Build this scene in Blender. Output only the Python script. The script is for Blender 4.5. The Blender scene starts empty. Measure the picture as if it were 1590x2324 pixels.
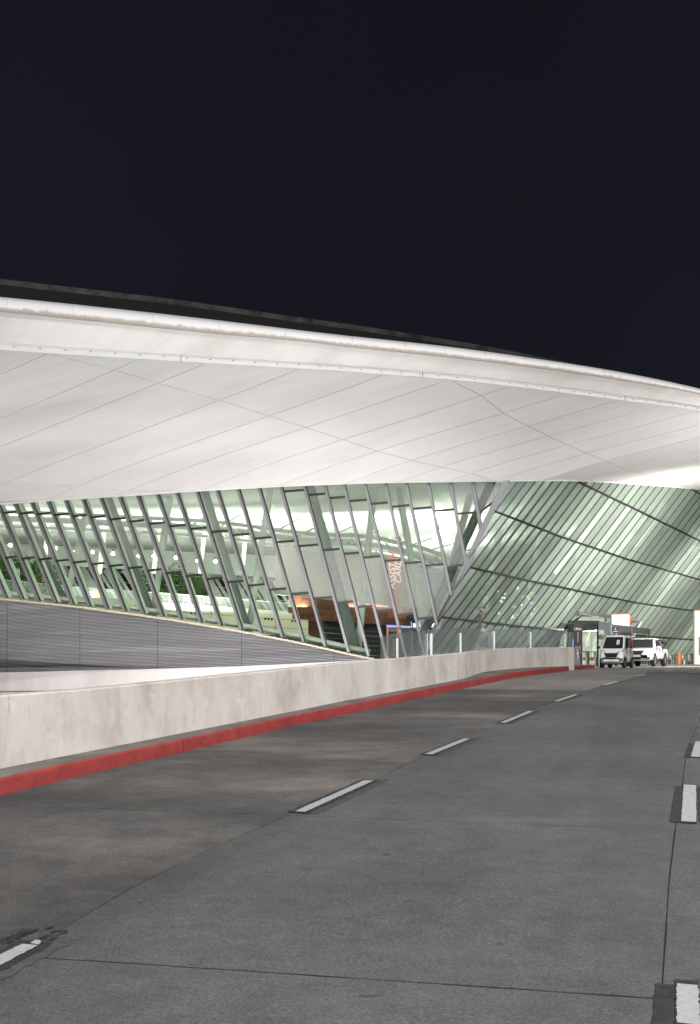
import bpy, bmesh, math, random
from mathutils import Vector, Matrix
from bisect import bisect_right
random.seed(7)
SC = bpy.context.scene
COL = SC.collection
R = math.radians
EYE = 1.8
F = 2500.0            # focal length in units of a 1590-wide survey of the view
# ------------------------------------------------------------------ camera
cd = bpy.data.cameras.new('camera'); cam = bpy.data.objects.new('camera', cd); COL.objects.link(cam)
cam.location = (0, 0, EYE); cam.rotation_euler = (R(90), 0, 0)
cd.sensor_fit = 'HORIZONTAL'; cd.sensor_width = 36; cd.lens = 36 * F / 1590
cd.shift_y = (1500 - 1162) / 1590; cd.clip_end = 3000; cd.clip_start = .1
SC.camera = cam
# ------------------------------------------------------------------ night sky
W = bpy.data.worlds.new('World'); SC.world = W; W.use_nodes = True
wt = W.node_tree; wt.nodes.clear()
wo = wt.nodes.new('ShaderNodeOutputWorld'); wb = wt.nodes.new('ShaderNodeBackground')
wg = wt.nodes.new('ShaderNodeTexCoord'); ws = wt.nodes.new('ShaderNodeSeparateXYZ'); wr = wt.nodes.new('ShaderNodeValToRGB')
wt.links.new(wg.outputs['Generated'], ws.inputs[0]); wt.links.new(ws.outputs['Z'], wr.inputs[0])
wr.color_ramp.elements[0].position = 0.0; wr.color_ramp.elements[0].color = (.0118, .0123, .0182, 1)
wr.color_ramp.elements[1].position = .55; wr.color_ramp.elements[1].color = (.0082, .0084, .0134, 1)
wn = wt.nodes.new('ShaderNodeTexNoise'); wn.inputs['Scale'].default_value = 2.2; wn.inputs['Detail'].default_value = 3
wm = wt.nodes.new('ShaderNodeMix'); wm.data_type = 'RGBA'; wm.blend_type = 'MULTIPLY'; wm.inputs[0].default_value = .5
wt.links.new(wg.outputs['Generated'], wn.inputs['Vector'])
wt.links.new(wr.outputs[0], wm.inputs[6]); wt.links.new(wn.outputs['Fac'], wm.inputs[7])
wt.links.new(wm.outputs[2], wb.inputs[0]); wb.inputs[1].default_value = 1.2
wt.links.new(wb.outputs[0], wo.inputs[0])
SC.view_settings.view_transform = 'Standard'; SC.view_settings.look = 'None'
SC.view_settings.exposure = 0; SC.view_settings.gamma = 1; SC.view_settings.use_curve_mapping = False
SC.cycles.use_denoising = True; SC.cycles.max_bounces = 10; SC.cycles.transparent_max_bounces = 24
SC.cycles.diffuse_bounces = 4; SC.cycles.glossy_bounces = 3
SC.cycles.sample_clamp_indirect = 4; SC.cycles.caustics_reflective = False; SC.cycles.caustics_refractive = False

def lamp(name, kind, loc, power, col=(1, 1, 1), target=None, **kw):
    l = bpy.data.lights.new(name, kind); l.energy = power; l.color = col
    for k, v in kw.items(): setattr(l, k, v)
    o = bpy.data.objects.new(name, l); COL.objects.link(o); o.location = loc
    if target is not None:
        o.rotation_euler = (Vector(target) - Vector(loc)).to_track_quat('-Z', 'Y').to_euler()
    return o
# unseen floodlights added to wash the canopy soffit, standing on the ground behind the parapet and beside the forecourt
for x, y, p in [(-44, 52, 480), (-33, 48, 390), (-23, 45.5, 300), (-13, 44.5, 265), (-4, 46, 235), (1.5, 52, 240)]:
    lamp('unseen_canopy_uplight', 'AREA', (x, y, -.3 if x < 5 else 1.62), p, (1, .985, .975), (x * .97, y + 1.5 if x < -9 else y + 5, 13), shape='RECTANGLE', size=9, size_y=3, spread=R(125))
for x, y, p in [(25, 50, 900), (34, 58, 1150), (46, 68, 1300)]:
    lamp('unseen_canopy_uplight', 'AREA', (x, y, 1.6), p, (1, .985, .975), (x - 7, y + 4, 16), shape='RECTANGLE', size=7, size_y=3, spread=R(112))
for x, y, z_, tg in ((-32, 22, -.6, (-26, 34, 13)), (-18, 24, -.6, (-15, 36, 13.5)), (-7, 26, -.6, (-6, 40, 14)), (1, 34, -.6, (2, 44, 14)), (22, 34, 1.5, (12, 46, 14)), (30, 42, 1.5, (20, 52, 14))):
    lamp('edge_fill_light', 'AREA', (x, y, z_), 500, (1, .985, .975), tg, shape='RECTANGLE', size=5, size_y=2, spread=R(105))  # unseen floods added to brighten the canopy rim
for x in (-34, -26, -18, -10, -3):
    lamp('base_wall_fill', 'AREA', (x, 41 + abs(x) * .15, -.4), 980, (1, .97, .96), (x * 1.25, 64, 2.2), shape='RECTANGLE', size=4, size_y=.8, spread=R(120))  # unseen floods added to brighten the louvres and base wall
lamp('vestibule_light', 'SPOT', (16.5, 75, 4.1), 900, (1, 1, .9), (15.6, 73, 1.5), spot_size=R(150), spot_blend=.8, shadow_soft_size=.2)
# unseen lamps added as fill: two above the road, two behind the photographer
for x, y, z_, p, tg in [(9, 5, 15, 1500, (3, 9, 0)), (15, 22, 17.5, 2300, (9, 27, 1)), (-4, -14, 16, 2600, (-3, 16, 0)), (10, -42, 22, 30000, (-8, 50, 3))]:
    lamp('ramp_fill_light', 'AREA', (x, y, z_), p, (1, .982, .965), tg, shape='DISK', size=1.6)
# unseen spots added to brighten the van, far paving and side glazing
lamp('van_fill_spot', 'SPOT', (19, 38, 12), 3500, (1, .98, .96), (14, 56, 1.5), spot_size=R(60), spot_blend=.8, shadow_soft_size=.5)
for x, y in ((26, 60), (38, 84), (50, 108)):
    lamp('side_glass_fill', 'SPOT', (x, y, 8.5), 24000, (1, .96, .9), (x - 9, y + 12, 4), spot_size=R(125), spot_blend=.8, shadow_soft_size=.8)
# hall lighting
for x in (-36, -22, -8, 4.5, 11):
    lamp('hall_uplight', 'AREA', (x, 78 if x < 6 else 96, 5.5), 3300, (1, 1, .95), (x, 79 if x < 6 else 97, 20), shape='RECTANGLE', size=10, size_y=3)
for x, y in ((-38, 84), (-27, 80), (-16, 78), (-6, 74), (3, 72), (12, 84), (20, 96), (29, 106), (-20, 104), (0, 104)):
    lamp('hall_downlight', 'SPOT', (x, y, 11.2), 1150, (1, 1, .95), (x, y, 0), spot_size=R(150), spot_blend=.9, shadow_soft_size=.18)

# ------------------------------------------------------------------ helpers
def lerp(a, b, t): return a + (b - a) * t
def interp(tab, x):
    xs = [p[0] for p in tab]
    i = min(max(bisect_right(xs, x) - 1, 0), len(tab) - 2)
    (x0, y0), (x1, y1) = tab[i], tab[i + 1]
    return y0 + (y1 - y0) * (x - x0) / (x1 - x0)
def smooth(tab, x):      # Catmull-Rom through the table
    xs = [p[0] for p in tab]
    if x <= xs[0] or x >= xs[-1]: return interp(tab, x)
    i = bisect_right(xs, x) - 1
    x0, y0 = tab[i]; x1, y1 = tab[i + 1]
    m0 = (y1 - tab[i - 1][1]) / (x1 - tab[i - 1][0]) if i > 0 else (y1 - y0) / (x1 - x0)
    m1 = (tab[i + 2][1] - y0) / (tab[i + 2][0] - x0) if i + 2 < len(tab) else (y1 - y0) / (x1 - x0)
    h = x1 - x0; t = (x - x0) / h
    return (2*t**3-3*t*t+1)*y0 + (t**3-2*t*t+t)*h*m0 + (-2*t**3+3*t*t)*y1 + (t**3-t*t)*h*m1
def D(px, py, Y):        # survey bearing + distance -> world point
    return Vector(((px - 795) / F * Y, Y, EYE + (1500 - py) / F * Y))
def gz(Y):               # height of the ramp: climbs 4.2 %, levels out at the forecourt
    if Y < 25: return .0424 * Y
    if Y < 43:
        t = Y - 25; return 1.06 + .0424 * t - .0419 * t * t / 36
    return 1.4461 + .0005 * (Y - 43)
def G(px, py):           # survey bearing of a point on the ground -> world point
    lo, hi = 2., 400.
    for _ in range(50):
        m = (lo + hi) / 2
        if 1500 + F * (EYE - gz(m)) / m > py: lo = m
        else: hi = m
    return Vector(((px - 795) / F * m, m, gz(m)))

def mesh(name, vs, fs, mats=None, parent=None, smooth_=False, mi=None):
    me = bpy.data.meshes.new(name); me.from_pydata([tuple(v) for v in vs], [], fs)
    me.update()
    if mats is not None:
        for m in (mats if isinstance(mats, (list, tuple)) else [mats]): me.materials.append(m)
    if mi: me.polygons.foreach_set('material_index', mi)
    if smooth_: me.polygons.foreach_set('use_smooth', [True] * len(me.polygons))
    o = bpy.data.objects.new(name, me); COL.objects.link(o)
    if parent is not None: o.parent = parent
    return o
class MB:
    def __init__(s): s.v = []; s.f = []; s.mi = []
    def add(s, vs, fs, m=0):
        n = len(s.v); s.v += [Vector(v) for v in vs]; s.f += [tuple(i + n for i in f) for f in fs]; s.mi += [m] * len(fs); return s
    def hexa(s, c, m=0):     # 8 corners: bottom loop 0-3, top loop 4-7
        return s.add(c, [(0, 3, 2, 1), (4, 5, 6, 7), (0, 1, 5, 4), (1, 2, 6, 5), (2, 3, 7, 6), (3, 0, 4, 7)], m)
    def box(s, x0, x1, y0, y1, z0, z1, m=0):
        return s.hexa([(x0, y0, z0), (x1, y0, z0), (x1, y1, z0), (x0, y1, z0), (x0, y0, z1), (x1, y0, z1), (x1, y1, z1), (x0, y1, z1)], m)
    def bar(s, a, b, w, d, n=Vector((0, 1, 0)), m=0, b_w=None):   # bar from a to b, w across, d along n
        a = Vector(a); b = Vector(b); ax = (b - a).normalized(); n = (n - ax * n.dot(ax)).normalized(); u = ax.cross(n)
        w2 = b_w if b_w is not None else w
        return s.hexa([a - u*w/2 - n*d/2, a + u*w/2 - n*d/2, a + u*w/2 + n*d/2, a - u*w/2 + n*d/2,
                       b - u*w2/2 - n*d/2, b + u*w2/2 - n*d/2, b + u*w2/2 + n*d/2, b - u*w2/2 + n*d/2], m)
    def tube(s, pts, r, seg=10, m=0, cap=True):
        pts = [Vector(p) for p in pts]; rs = r if isinstance(r, (list, tuple)) else [r] * len(pts)
        vs = []
        for i, p in enumerate(pts):
            t = (pts[min(i + 1, len(pts) - 1)] - pts[max(i - 1, 0)]).normalized()
            up = Vector((0, 0, 1)) if abs(t.z) < .95 else Vector((0, 1, 0))
            u = t.cross(up).normalized(); w = u.cross(t)
            vs += [p + (u * math.cos(a) + w * math.sin(a)) * rs[i] for a in [2 * math.pi * k / seg for k in range(seg)]]
        fs = [(i*seg+k, i*seg+(k+1) % seg, (i+1)*seg+(k+1) % seg, (i+1)*seg+k) for i in range(len(pts)-1) for k in range(seg)]
        if cap: fs += [tuple(range(seg)), tuple(reversed(range((len(pts)-1)*seg, len(pts)*seg)))]
        return s.add(vs, fs, m)
    def sheet(s, rows, m=0):     # grid of points -> faces
        nr, nc = len(rows), len(rows[0])
        return s.add([p for r in rows for p in r], [(i*nc+j, i*nc+j+1, (i+1)*nc+j+1, (i+1)*nc+j) for i in range(nr-1) for j in range(nc-1)], m)
    def slab(s, rows, off, m=0):  # a sheet with thickness: second layer shifted by off(vector), rims closed
        nr, nc = len(rows), len(rows[0]); n = nr * nc; off = Vector(off)
        P = [Vector(p) for r in rows for p in r]; vs = P + [p + off for p in P]
        q = [(i*nc+j, i*nc+j+1, (i+1)*nc+j+1, (i+1)*nc+j) for i in range(nr-1) for j in range(nc-1)]
        fs = q + [tuple(n + k for k in reversed(f)) for f in q]
        rim = [j for j in range(nc)] + [i*nc+nc-1 for i in range(1, nr)] + [(nr-1)*nc+j for j in range(nc-2, -1, -1)] + [i*nc for i in range(nr-2, 0, -1)]
        for a, b in zip(rim, rim[1:] + rim[:1]): fs.append((b, a, n + a, n + b))
        return s.add(vs, fs, m)
    def xf(s, M): s.v = [M @ v for v in s.v]; return s
    def out(s, name, mats, parent=None, smooth_=False, bevel=0, seg=2):
        o = mesh(name, s.v, s.f, mats, parent, smooth_, s.mi if isinstance(mats, (list, tuple)) and len(mats) > 1 else None)
        if bevel:
            b = o.modifiers.new('b', 'BEVEL'); b.width = bevel; b.segments = seg; b.limit_method = 'ANGLE'; b.angle_limit = R(35)
        return o
def tag(o, label=None, cat=None, group=None, kind=None):
    if label: o['label'] = label
    if cat: o['category'] = cat
    if group: o['group'] = group
    if kind: o['kind'] = kind
    return o
def empty(name, loc=(0, 0, 0), rz=0, parent=None):
    o = bpy.data.objects.new(name, None); COL.objects.link(o); o.location = loc; o.rotation_euler = (0, 0, rz); o.empty_display_size = .2
    if parent is not None: o.parent = parent
    return o
def copy_tree(o, parent=None):
    c = o.copy(); COL.objects.link(c); c.parent = parent
    for ch in list(o.children): copy_tree(ch, c)
    return c

# ------------------------------------------------------------------ materials
def mat(name, col=(.5, .5, .5), rough=.6, metal=0, spec=.5, coat=0, emis=None, estr=0):
    m = bpy.data.materials.new(name); m.use_nodes = True
    b = m.node_tree.nodes['Principled BSDF']
    b.inputs['Base Color'].default_value = (*col, 1); b.inputs['Roughness'].default_value = rough
    b.inputs['Metallic'].default_value = metal; b.inputs['Specular IOR Level'].default_value = spec; b.inputs['Coat Weight'].default_value = coat
    if emis: b.inputs['Emission Color'].default_value = (*emis, 1); b.inputs['Emission Strength'].default_value = estr
    return m
def noise(m, scale, stretch=(1, 1, 1), detail=5, rough=.55, rot=(0, 0, 0), co=None, tex=False):
    nt = m.node_tree
    tc = nt.nodes.new('ShaderNodeTexCoord'); mp = nt.nodes.new('ShaderNodeMapping'); n = nt.nodes.new('ShaderNodeTexNoise')
    if tex: mp.vector_type = 'TEXTURE'
    mp.inputs['Scale'].default_value = stretch; mp.inputs['Rotation'].default_value = rot
    n.inputs['Scale'].default_value = scale; n.inputs['Detail'].default_value = detail; n.inputs['Roughness'].default_value = rough
    nt.links.new(tc.outputs[co or 'Object'], mp.inputs[0]); nt.links.new(mp.outputs[0], n.inputs['Vector'])
    return n.outputs['Fac']
def ramp(m, src, stops):
    r = m.node_tree.nodes.new('ShaderNodeValToRGB'); e = r.color_ramp.elements
    while len(e) < len(stops): e.new(.5)
    for k, (p, c) in enumerate(stops):
        e[k].position = p; e[k].color = (*c, 1) if len(c) == 3 else c
    m.node_tree.links.new(src, r.inputs[0]); return r.outputs[0]
def mix(m, fac, a, b, mode='MIX'):
    n = m.node_tree.nodes.new('ShaderNodeMix'); n.data_type = 'RGBA'; n.blend_type = mode
    for s, i in ((fac, 0), (a, 6), (b, 7)):
        if isinstance(s, (int, float)): n.inputs[i].default_value = s
        elif isinstance(s, tuple): n.inputs[i].default_value = (*s, 1)
        else: m.node_tree.links.new(s, n.inputs[i])
    return n.outputs[2]
def base(m, src): m.node_tree.links.new(src, m.node_tree.nodes['Principled BSDF'].inputs['Base Color'])
def bump(m, src, strength=.3, dist=.01):
    b = m.node_tree.nodes.new('ShaderNodeBump'); b.inputs['Strength'].default_value = strength; b.inputs['Distance'].default_value = dist
    m.node_tree.links.new(src, b.inputs['Height']); m.node_tree.links.new(b.outputs[0], m.node_tree.nodes['Principled BSDF'].inputs['Normal'])
def g3(v): return (v, v, v)

M = {}
# concrete carriageway
m = M['slab'] = mat('worn_concrete', rough=.82, spec=.25)
c = ramp(m, noise(m, .3, (1, 1, 1), 5, .55), [(.3, (.088, .088, .089)), (.55, (.112, .112, .113)), (.75, (.135, .134, .133))])
c = mix(m, .9, c, ramp(m, noise(m, 3.5, (1, 1, 1), 12, .8), [(.33, g3(.76)), (.5, g3(1)), (.67, g3(1.22))]), 'MULTIPLY')
c = mix(m, .9, c, ramp(m, noise(m, 60, (1, 1, 1), 6, .8), [(.35, g3(.5)), (.5, g3(1)), (.65, g3(1.55))]), 'MULTIPLY')
c = mix(m, .7, c, ramp(m, noise(m, .8, (1, 5, 1), 6, .6, (0, 0, R(-14)), tex=True), [(.4, g3(.82)), (.5, g3(1)), (.62, g3(1.1))]), 'MULTIPLY')
c = mix(m, ramp(m, noise(m, .5, (2.5, 1, 1), 9, .7, (0, 0, R(-10)), tex=True), [(.6, g3(0)), (.68, g3(.4))]), c, (.18, .172, .16))
c = mix(m, ramp(m, noise(m, 1.9, (2, 1, 1), 9, .75, tex=True), [(.66, g3(0)), (.7, g3(.5))]), c, (.25, .235, .22))
c = mix(m, ramp(m, noise(m, 5.5, (1, 1, 1), 1, .4), [(.79, g3(0)), (.8, g3(.6))]), c, (.045, .045, .047))
base(m, c); bump(m, noise(m, 90, (1, 1, 1), 6, .75), .6, .006)
m = M['slab_left'] = m.copy(); m.name = 'stained_concrete'
b = m.node_tree.nodes['Principled BSDF']; src = b.inputs['Base Color'].links[0].from_socket
s2 = mix(m, .8, src, ramp(m, noise(m, .42, (1.6, 1, 1), 9, .68, tex=True), [(.36, (.55, .54, .54)), (.48, (.85, .84, .82)), (.56, (1.3, 1.21, 1.11)), (.64, (2.0, 1.78, 1.56))]), 'MULTIPLY')
base(m, s2)
m = M['slab_far_lit'] = M['slab'].copy(); m.name = 'far_lit_concrete'  # brighter warm copy: light from the canopy put into the far slabs' colour
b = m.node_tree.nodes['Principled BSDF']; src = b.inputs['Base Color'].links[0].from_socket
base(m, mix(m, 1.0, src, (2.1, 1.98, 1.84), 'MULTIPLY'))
M['joint'] = mat('joint_filler', (.03, .03, .03), .95, spec=.1)
m = M['ground'] = mat('ground_concrete', rough=.9, spec=.2); base(m, ramp(m, noise(m, .5), [(.3, g3(.07)), (.7, g3(.12))]))
m = M['paint'] = mat('road_paint', rough=.7)
base(m, ramp(m, noise(m, 22, (1, 1, 1), 6, .7), [(.3, g3(.14)), (.38, (.38, .38, .4)), (.7, (.48, .48, .5))]))
m = M['black'] = mat('bitumen_paint', rough=.8, spec=.3); base(m, ramp(m, noise(m, 14, (1, 1, 1), 6, .7), [(.3, g3(.02)), (.7, g3(.05))]))
m = M['scuff'] = mat('faded_bitumen', rough=.85, spec=.2); base(m, ramp(m, noise(m, 9, (1, 1, 1), 6, .7), [(.35, g3(.06)), (.7, g3(.115))]))
m = M['red'] = mat('red_kerb_paint', rough=.6)
c = ramp(m, noise(m, 2.6, (1, 1, 1), 9, .75), [(.3, (.2, .03, .03)), (.5, (.33, .045, .042)), (.7, (.4, .065, .06))])
base(m, mix(m, ramp(m, noise(m, 11, (1, 1, 2.5), 8, .75), [(.6, g3(0)), (.68, g3(.75))]), c, (.3, .17, .15)))
m = M['walk'] = mat('sidewalk_concrete', rough=.9, spec=.2)
c = ramp(m, noise(m, 1.1, (1, 1, 1), 7, .65), [(.3, (.09, .085, .078)), (.55, (.2, .185, .165)), (.75, (.27, .25, .22))])
base(m, c); bump(m, noise(m, 60, detail=4), .4, .005)
m = M['parapet'] = mat('limewashed_concrete', rough=.85, spec=.25)
c = ramp(m, noise(m, .9, (1, 1, .8), 9, .68), [(.3, (.48, .43, .385)), (.5, (.68, .635, .59)), (.7, (.77, .735, .705))])
c = mix(m, .45, c, ramp(m, noise(m, 2.2, (1, 1, .3), 10, .75), [(.32, g3(.66)), (.5, g3(1)), (.7, g3(1.1))]), 'MULTIPLY')
c = mix(m, ramp(m, noise(m, 6, (1, 1, .3), 8, .75), [(.66, g3(0)), (.76, g3(.6))]), c, (.2, .18, .16))
c = mix(m, ramp(m, noise(m, 1.7, (1, 1, .5), 8, .7), [(.62, g3(0)), (.72, g3(.5))]), c, (.42, .37, .3))
tc = m.node_tree.nodes.new('ShaderNodeTexCoord'); sp = m.node_tree.nodes.new('ShaderNodeSeparateXYZ'); m.node_tree.links.new(tc.outputs['UV'], sp.inputs[0])
def near_edge(n_, a_, b_):
    k = m.node_tree.nodes.new('ShaderNodeMath'); k.operation = 'MULTIPLY_ADD'; m.node_tree.links.new(n_, k.inputs[0]); k.inputs[1].default_value = a_; m.node_tree.links.new(sp.outputs['Y'], k.inputs[2]); return k.outputs[0]
c = mix(m, ramp(m, near_edge(noise(m, 4, (1, 1, .35), 9, .75), -.9, 0), [(0, g3(.75)), (.0001, g3(.0))]), c, (.2, .175, .15)) if 0 else c
c = mix(m, ramp(m, near_edge(noise(m, 3.4, (1, 1, .25), 9, .78), .55, 0), [(.18, g3(.85)), (.36, g3(0))]), c, (.17, .15, .13))
c = mix(m, ramp(m, near_edge(noise(m, 5, (1, 1, .1), 9, .8), .8, 0), [(1.0, g3(0)), (1.0, g3(0))]), c, (.3, .27, .24)) if 0 else c
c = mix(m, ramp(m, noise(m, 7, (1, 1, .12), 6, .7), [(.64, g3(0)), (.7, g3(.55))]), c, (.33, .3, .27))
c = mix(m, ramp(m, noise(m, 2.6, (1, 1, .9), 10, .8), [(.57, g3(0)), (.62, g3(.6))]), c, (.8, .785, .765))
base(m, c); bump(m, noise(m, 9, (1, 1, .5), 8, .7), .45, .015)
m = M['lowwall'] = mat('pale_painted_concrete', rough=.85, spec=.2)
base(m, ramp(m, noise(m, .5, (1, 1, .4), 7, .6), [(.3, (.55, .5, .49)), (.7, (.68, .63, .62))]))
# canopy
def soffit_mat(name, a, b, c3):
    m = mat(name, rough=.62, spec=.3)
    q = ramp(m, noise(m, .16, (3, 1, 1), 6, .6, (0, 0, R(-38)), tex=True), [(.3, a), (.5, b), (.7, c3)])
    q = mix(m, .5, q, ramp(m, noise(m, .9, (9, 1, 1), 6, .65, (0, 0, R(-38)), tex=True), [(.33, g3(.9)), (.5, g3(1)), (.7, g3(1.04))]), 'MULTIPLY')
    base(m, q); return m
M['soffit'] = soffit_mat('white_soffit_panel', (.66, .632, .612), (.75, .733, .725), (.79, .78, .78))
M['soffit_dirty'] = soffit_mat('weathered_soffit_panel', (.6, .555, .52), (.76, .735, .715), (.83, .815, .8))
M['backing'] = mat('shadow_gap', (.28, .25, .23), .9)
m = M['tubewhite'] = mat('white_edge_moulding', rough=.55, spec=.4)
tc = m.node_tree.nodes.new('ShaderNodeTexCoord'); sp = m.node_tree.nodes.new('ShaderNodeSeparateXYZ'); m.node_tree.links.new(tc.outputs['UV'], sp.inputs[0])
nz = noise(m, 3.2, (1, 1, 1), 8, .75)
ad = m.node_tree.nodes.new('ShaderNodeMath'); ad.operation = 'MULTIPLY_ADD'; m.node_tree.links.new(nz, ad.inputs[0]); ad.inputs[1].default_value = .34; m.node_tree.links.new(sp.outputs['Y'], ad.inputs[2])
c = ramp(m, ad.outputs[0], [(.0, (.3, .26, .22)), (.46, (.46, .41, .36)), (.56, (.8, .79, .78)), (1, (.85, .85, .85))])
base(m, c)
M['roofdark'] = mat('roof_membrane', (.02, .021, .022), .9)
m = M['lip'] = mat('weathered_roof_kerb', rough=.9)
base(m, ramp(m, noise(m, 1.4, (1, 1, 1), 7, .75), [(.38, g3(.012)), (.5, (.05, .052, .05)), (.7, (.09, .092, .088))]))
M['strip'] = mat('gutter_strip', (.66, .665, .67), .55)
# facade
m = M['mullion'] = mat('grey_aluminium', (.19, .184, .198), .45, .2)
m = M['gasket'] = mat('black_gasket', (.012, .012, .012), .5)
M['fin'] = mat('pale_green_glass_fin', (.68, .73, .66), .35)
M['strut'] = mat('grey_steel_strut', (.17, .185, .19), .45, .1)
M['strutwhite'] = mat('white_steel_strut', (.66, .68, .65), .4)
M['beam'] = mat('seam_beam_aluminium', (.2, .195, .215), .45, .3)
def glass_mat(name, tint, gloss, diff=0, dcol=(.5, .6, .55), rough=.03):
    m = bpy.data.materials.new(name); m.use_nodes = True; nt = m.node_tree; nt.nodes.clear()
    o = nt.nodes.new('ShaderNodeOutputMaterial'); t = nt.nodes.new('ShaderNodeBsdfTransparent'); t.inputs[0].default_value = (*tint, 1)
    gl = nt.nodes.new('ShaderNodeBsdfGlossy'); gl.inputs['Roughness'].default_value = rough; gl.inputs['Color'].default_value = (.9, 1, .94, 1)
    lw = nt.nodes.new('ShaderNodeLayerWeight'); lw.inputs[0].default_value = .5
    pw = nt.nodes.new('ShaderNodeMath'); pw.operation = 'POWER'; nt.links.new(lw.outputs['Facing'], pw.inputs[0]); pw.inputs[1].default_value = 4
    ma = nt.nodes.new('ShaderNodeMath'); ma.operation = 'MULTIPLY_ADD'; nt.links.new(pw.outputs[0], ma.inputs[0]); ma.inputs[1].default_value = .7; ma.inputs[2].default_value = gloss
    mx = nt.nodes.new('ShaderNodeMixShader'); nt.links.new(ma.outputs[0], mx.inputs[0]); nt.links.new(t.outputs[0], mx.inputs[1]); nt.links.new(gl.outputs[0], mx.inputs[2])
    last = mx.outputs[0]
    if diff:
        d = nt.nodes.new('ShaderNodeBsdfDiffuse'); d.inputs[0].default_value = (*dcol, 1); tr = nt.nodes.new('ShaderNodeBsdfTranslucent'); tr.inputs[0].default_value = (*dcol, 1)
        m0 = nt.nodes.new('ShaderNodeMixShader'); m0.inputs[0].default_value = .5; nt.links.new(d.outputs[0], m0.inputs[1]); nt.links.new(tr.outputs[0], m0.inputs[2])
        m2 = nt.nodes.new('ShaderNodeMixShader'); m2.inputs[0].default_value = diff; nt.links.new(last, m2.inputs[1]); nt.links.new(m0.outputs[0], m2.inputs[2]); last = m2.outputs[0]
    nt.links.new(last, o.inputs[0]); return m
M['glass'] = glass_mat('clear_green_glass', (.9, .945, .895), .035)
M['glass_mist'] = glass_mat('misted_blind_glass', (.93, .96, .94), .035, .3, (.6, .62, .58))
M['glass_haze'] = glass_mat('hazy_reflecting_glass', (.88, .93, .88), .05, .15, (.58, .62, .56))
M['glass_side'] = [glass_mat('green_milky_sheen_glass', (.81, .895, .825), .05, .5, (.5, .575, .505), .16),  # diffuse share stands in for the white soffit mirrored at a grazing angle
                   glass_mat('grey_milky_sheen_glass', (.77, .84, .79), .05, .5, (.43, .485, .44), .16),
                   glass_mat('bright_milky_sheen_glass', (.86, .94, .87), .05, .5, (.6, .68, .61), .16)]
M['balustrade'] = glass_mat('balustrade_glass', (.93, .96, .95), .03, .2, (.62, .67, .66))
M['steel'] = mat('brushed_steel', (.4, .41, .43), .4, .7)
M['darksteel'] = mat('dark_grey_steel', (.09, .095, .1), .5, .4)
m = M['louvre'] = mat('grey_louvre', rough=.5, metal=.2)
base(m, ramp(m, noise(m, 1, (.12, .12, 3.1), 2, .5), [(.35, (.36, .355, .37)), (.6, (.42, .415, .43)), (.7, (.55, .545, .56))]))
M['louvreback'] = mat('louvre_backing', (.07, .068, .074), .8)
M['cream'] = mat('cream_trim', (.5, .45, .33), .6)
# hall
m = M['ceiling'] = mat('hall_ceiling', rough=.7); base(m, ramp(m, noise(m, .08, (1, .4, 1), 4), [(.3, (.66, .68, .64)), (.7, (.8, .81, .77))]))
m = M['backwall'] = mat('hall_back_wall', rough=.7); base(m, ramp(m, noise(m, .1, (1, 1, .5), 5), [(.3, (.36, .41, .37)), (.7, (.52, .57, .52))]))
M['hallfloor'] = mat('hall_floor', (.3, .33, .3), .3)
m = M['beige'] = mat('beige_blind_wall', rough=.8); base(m, ramp(m, noise(m, .4), [(.3, (.33, .31, .28)), (.7, (.41, .38, .34))]))
m = M['wood'] = mat('reddish_wood_cladding', rough=.5); base(m, ramp(m, noise(m, .9, (.6, 1, 3), 5), [(.35, (.1, .035, .02)), (.5, (.17, .055, .03)), (.7, (.25, .09, .05))]))
m = M['whitetile'] = mat('white_wall_tile', rough=.5); base(m, ramp(m, noise(m, .6), [(.3, (.5, .5, .52)), (.7, (.62, .62, .64))]))
M['balcony'] = mat('ivory_balcony_panel', (.68, .66, .52), .5)
M['dark'] = mat('dark_interior', (.012, .017, .017), .5)
M['banner'] = mat('red_banner', (.45, .1, .075), .6); M['white'] = mat('white_print', (.8, .8, .8), .5, emis=(1, 1, 1), estr=.25)
M['lampglow'] = mat('lamp_lens', (1, 1, 1), emis=(1, 1, .97), estr=40)
M['striplight'] = mat('strip_light', (1, 1, 1), emis=(.95, 1, .93), estr=3)
M['bluelight'] = mat('blue_sign_light', (.3, .4, 1), emis=(.25, .35, 1), estr=1.6)
M['whitelight'] = mat('lit_white_panel', (1, 1, 1), emis=(.85, .92, 1), estr=1.1)
M['orangepanel'] = mat('orange_lit_panel', (.6, .2, .07), .6, emis=(.6, .2, .07), estr=.35)
m = M['leaf'] = mat('leaf', rough=.6); base(m, ramp(m, noise(m, 1.6, detail=3), [(.35, (.025, .06, .012)), (.55, (.05, .12, .025)), (.72, (.12, .1, .04))]))
M['bark'] = mat('bark', (.08, .06, .04), .9)
# objects
M['carwhite'] = mat('white_car_paint', (.8, .8, .81), .3, coat=.6); M['carsilver'] = mat('silver_white_car_paint', (.6, .6, .62), .32, .15, coat=.6)
M['carglass'] = mat('tinted_car_glass', (.012, .014, .015), .08, spec=.25); M['tyre'] = mat('tyre_rubber', (.015, .015, .016), .8)
M['rim'] = mat('alloy_rim', (.4, .4, .42), .35, .8); M['plastic'] = mat('black_plastic', (.014, .014, .015), .45); M['chrome'] = mat('chrome', (.75, .75, .77), .15, 1)
M['headlamp'] = mat('headlamp_lens', (.35, .37, .4), .12, .5); M['plate'] = mat('number_plate', (.62, .6, .6), .5); M['interior'] = mat('cabin_grey', (.12, .12, .12), .8)
M['beacon'] = mat('amber_red_beacon', (.6, .06, .02), .25); M['totem'] = mat('cream_totem_face', (.5, .5, .45), .5); M['totemedge'] = mat('orange_totem_edge', (.5, .1, .03), .5)
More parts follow.
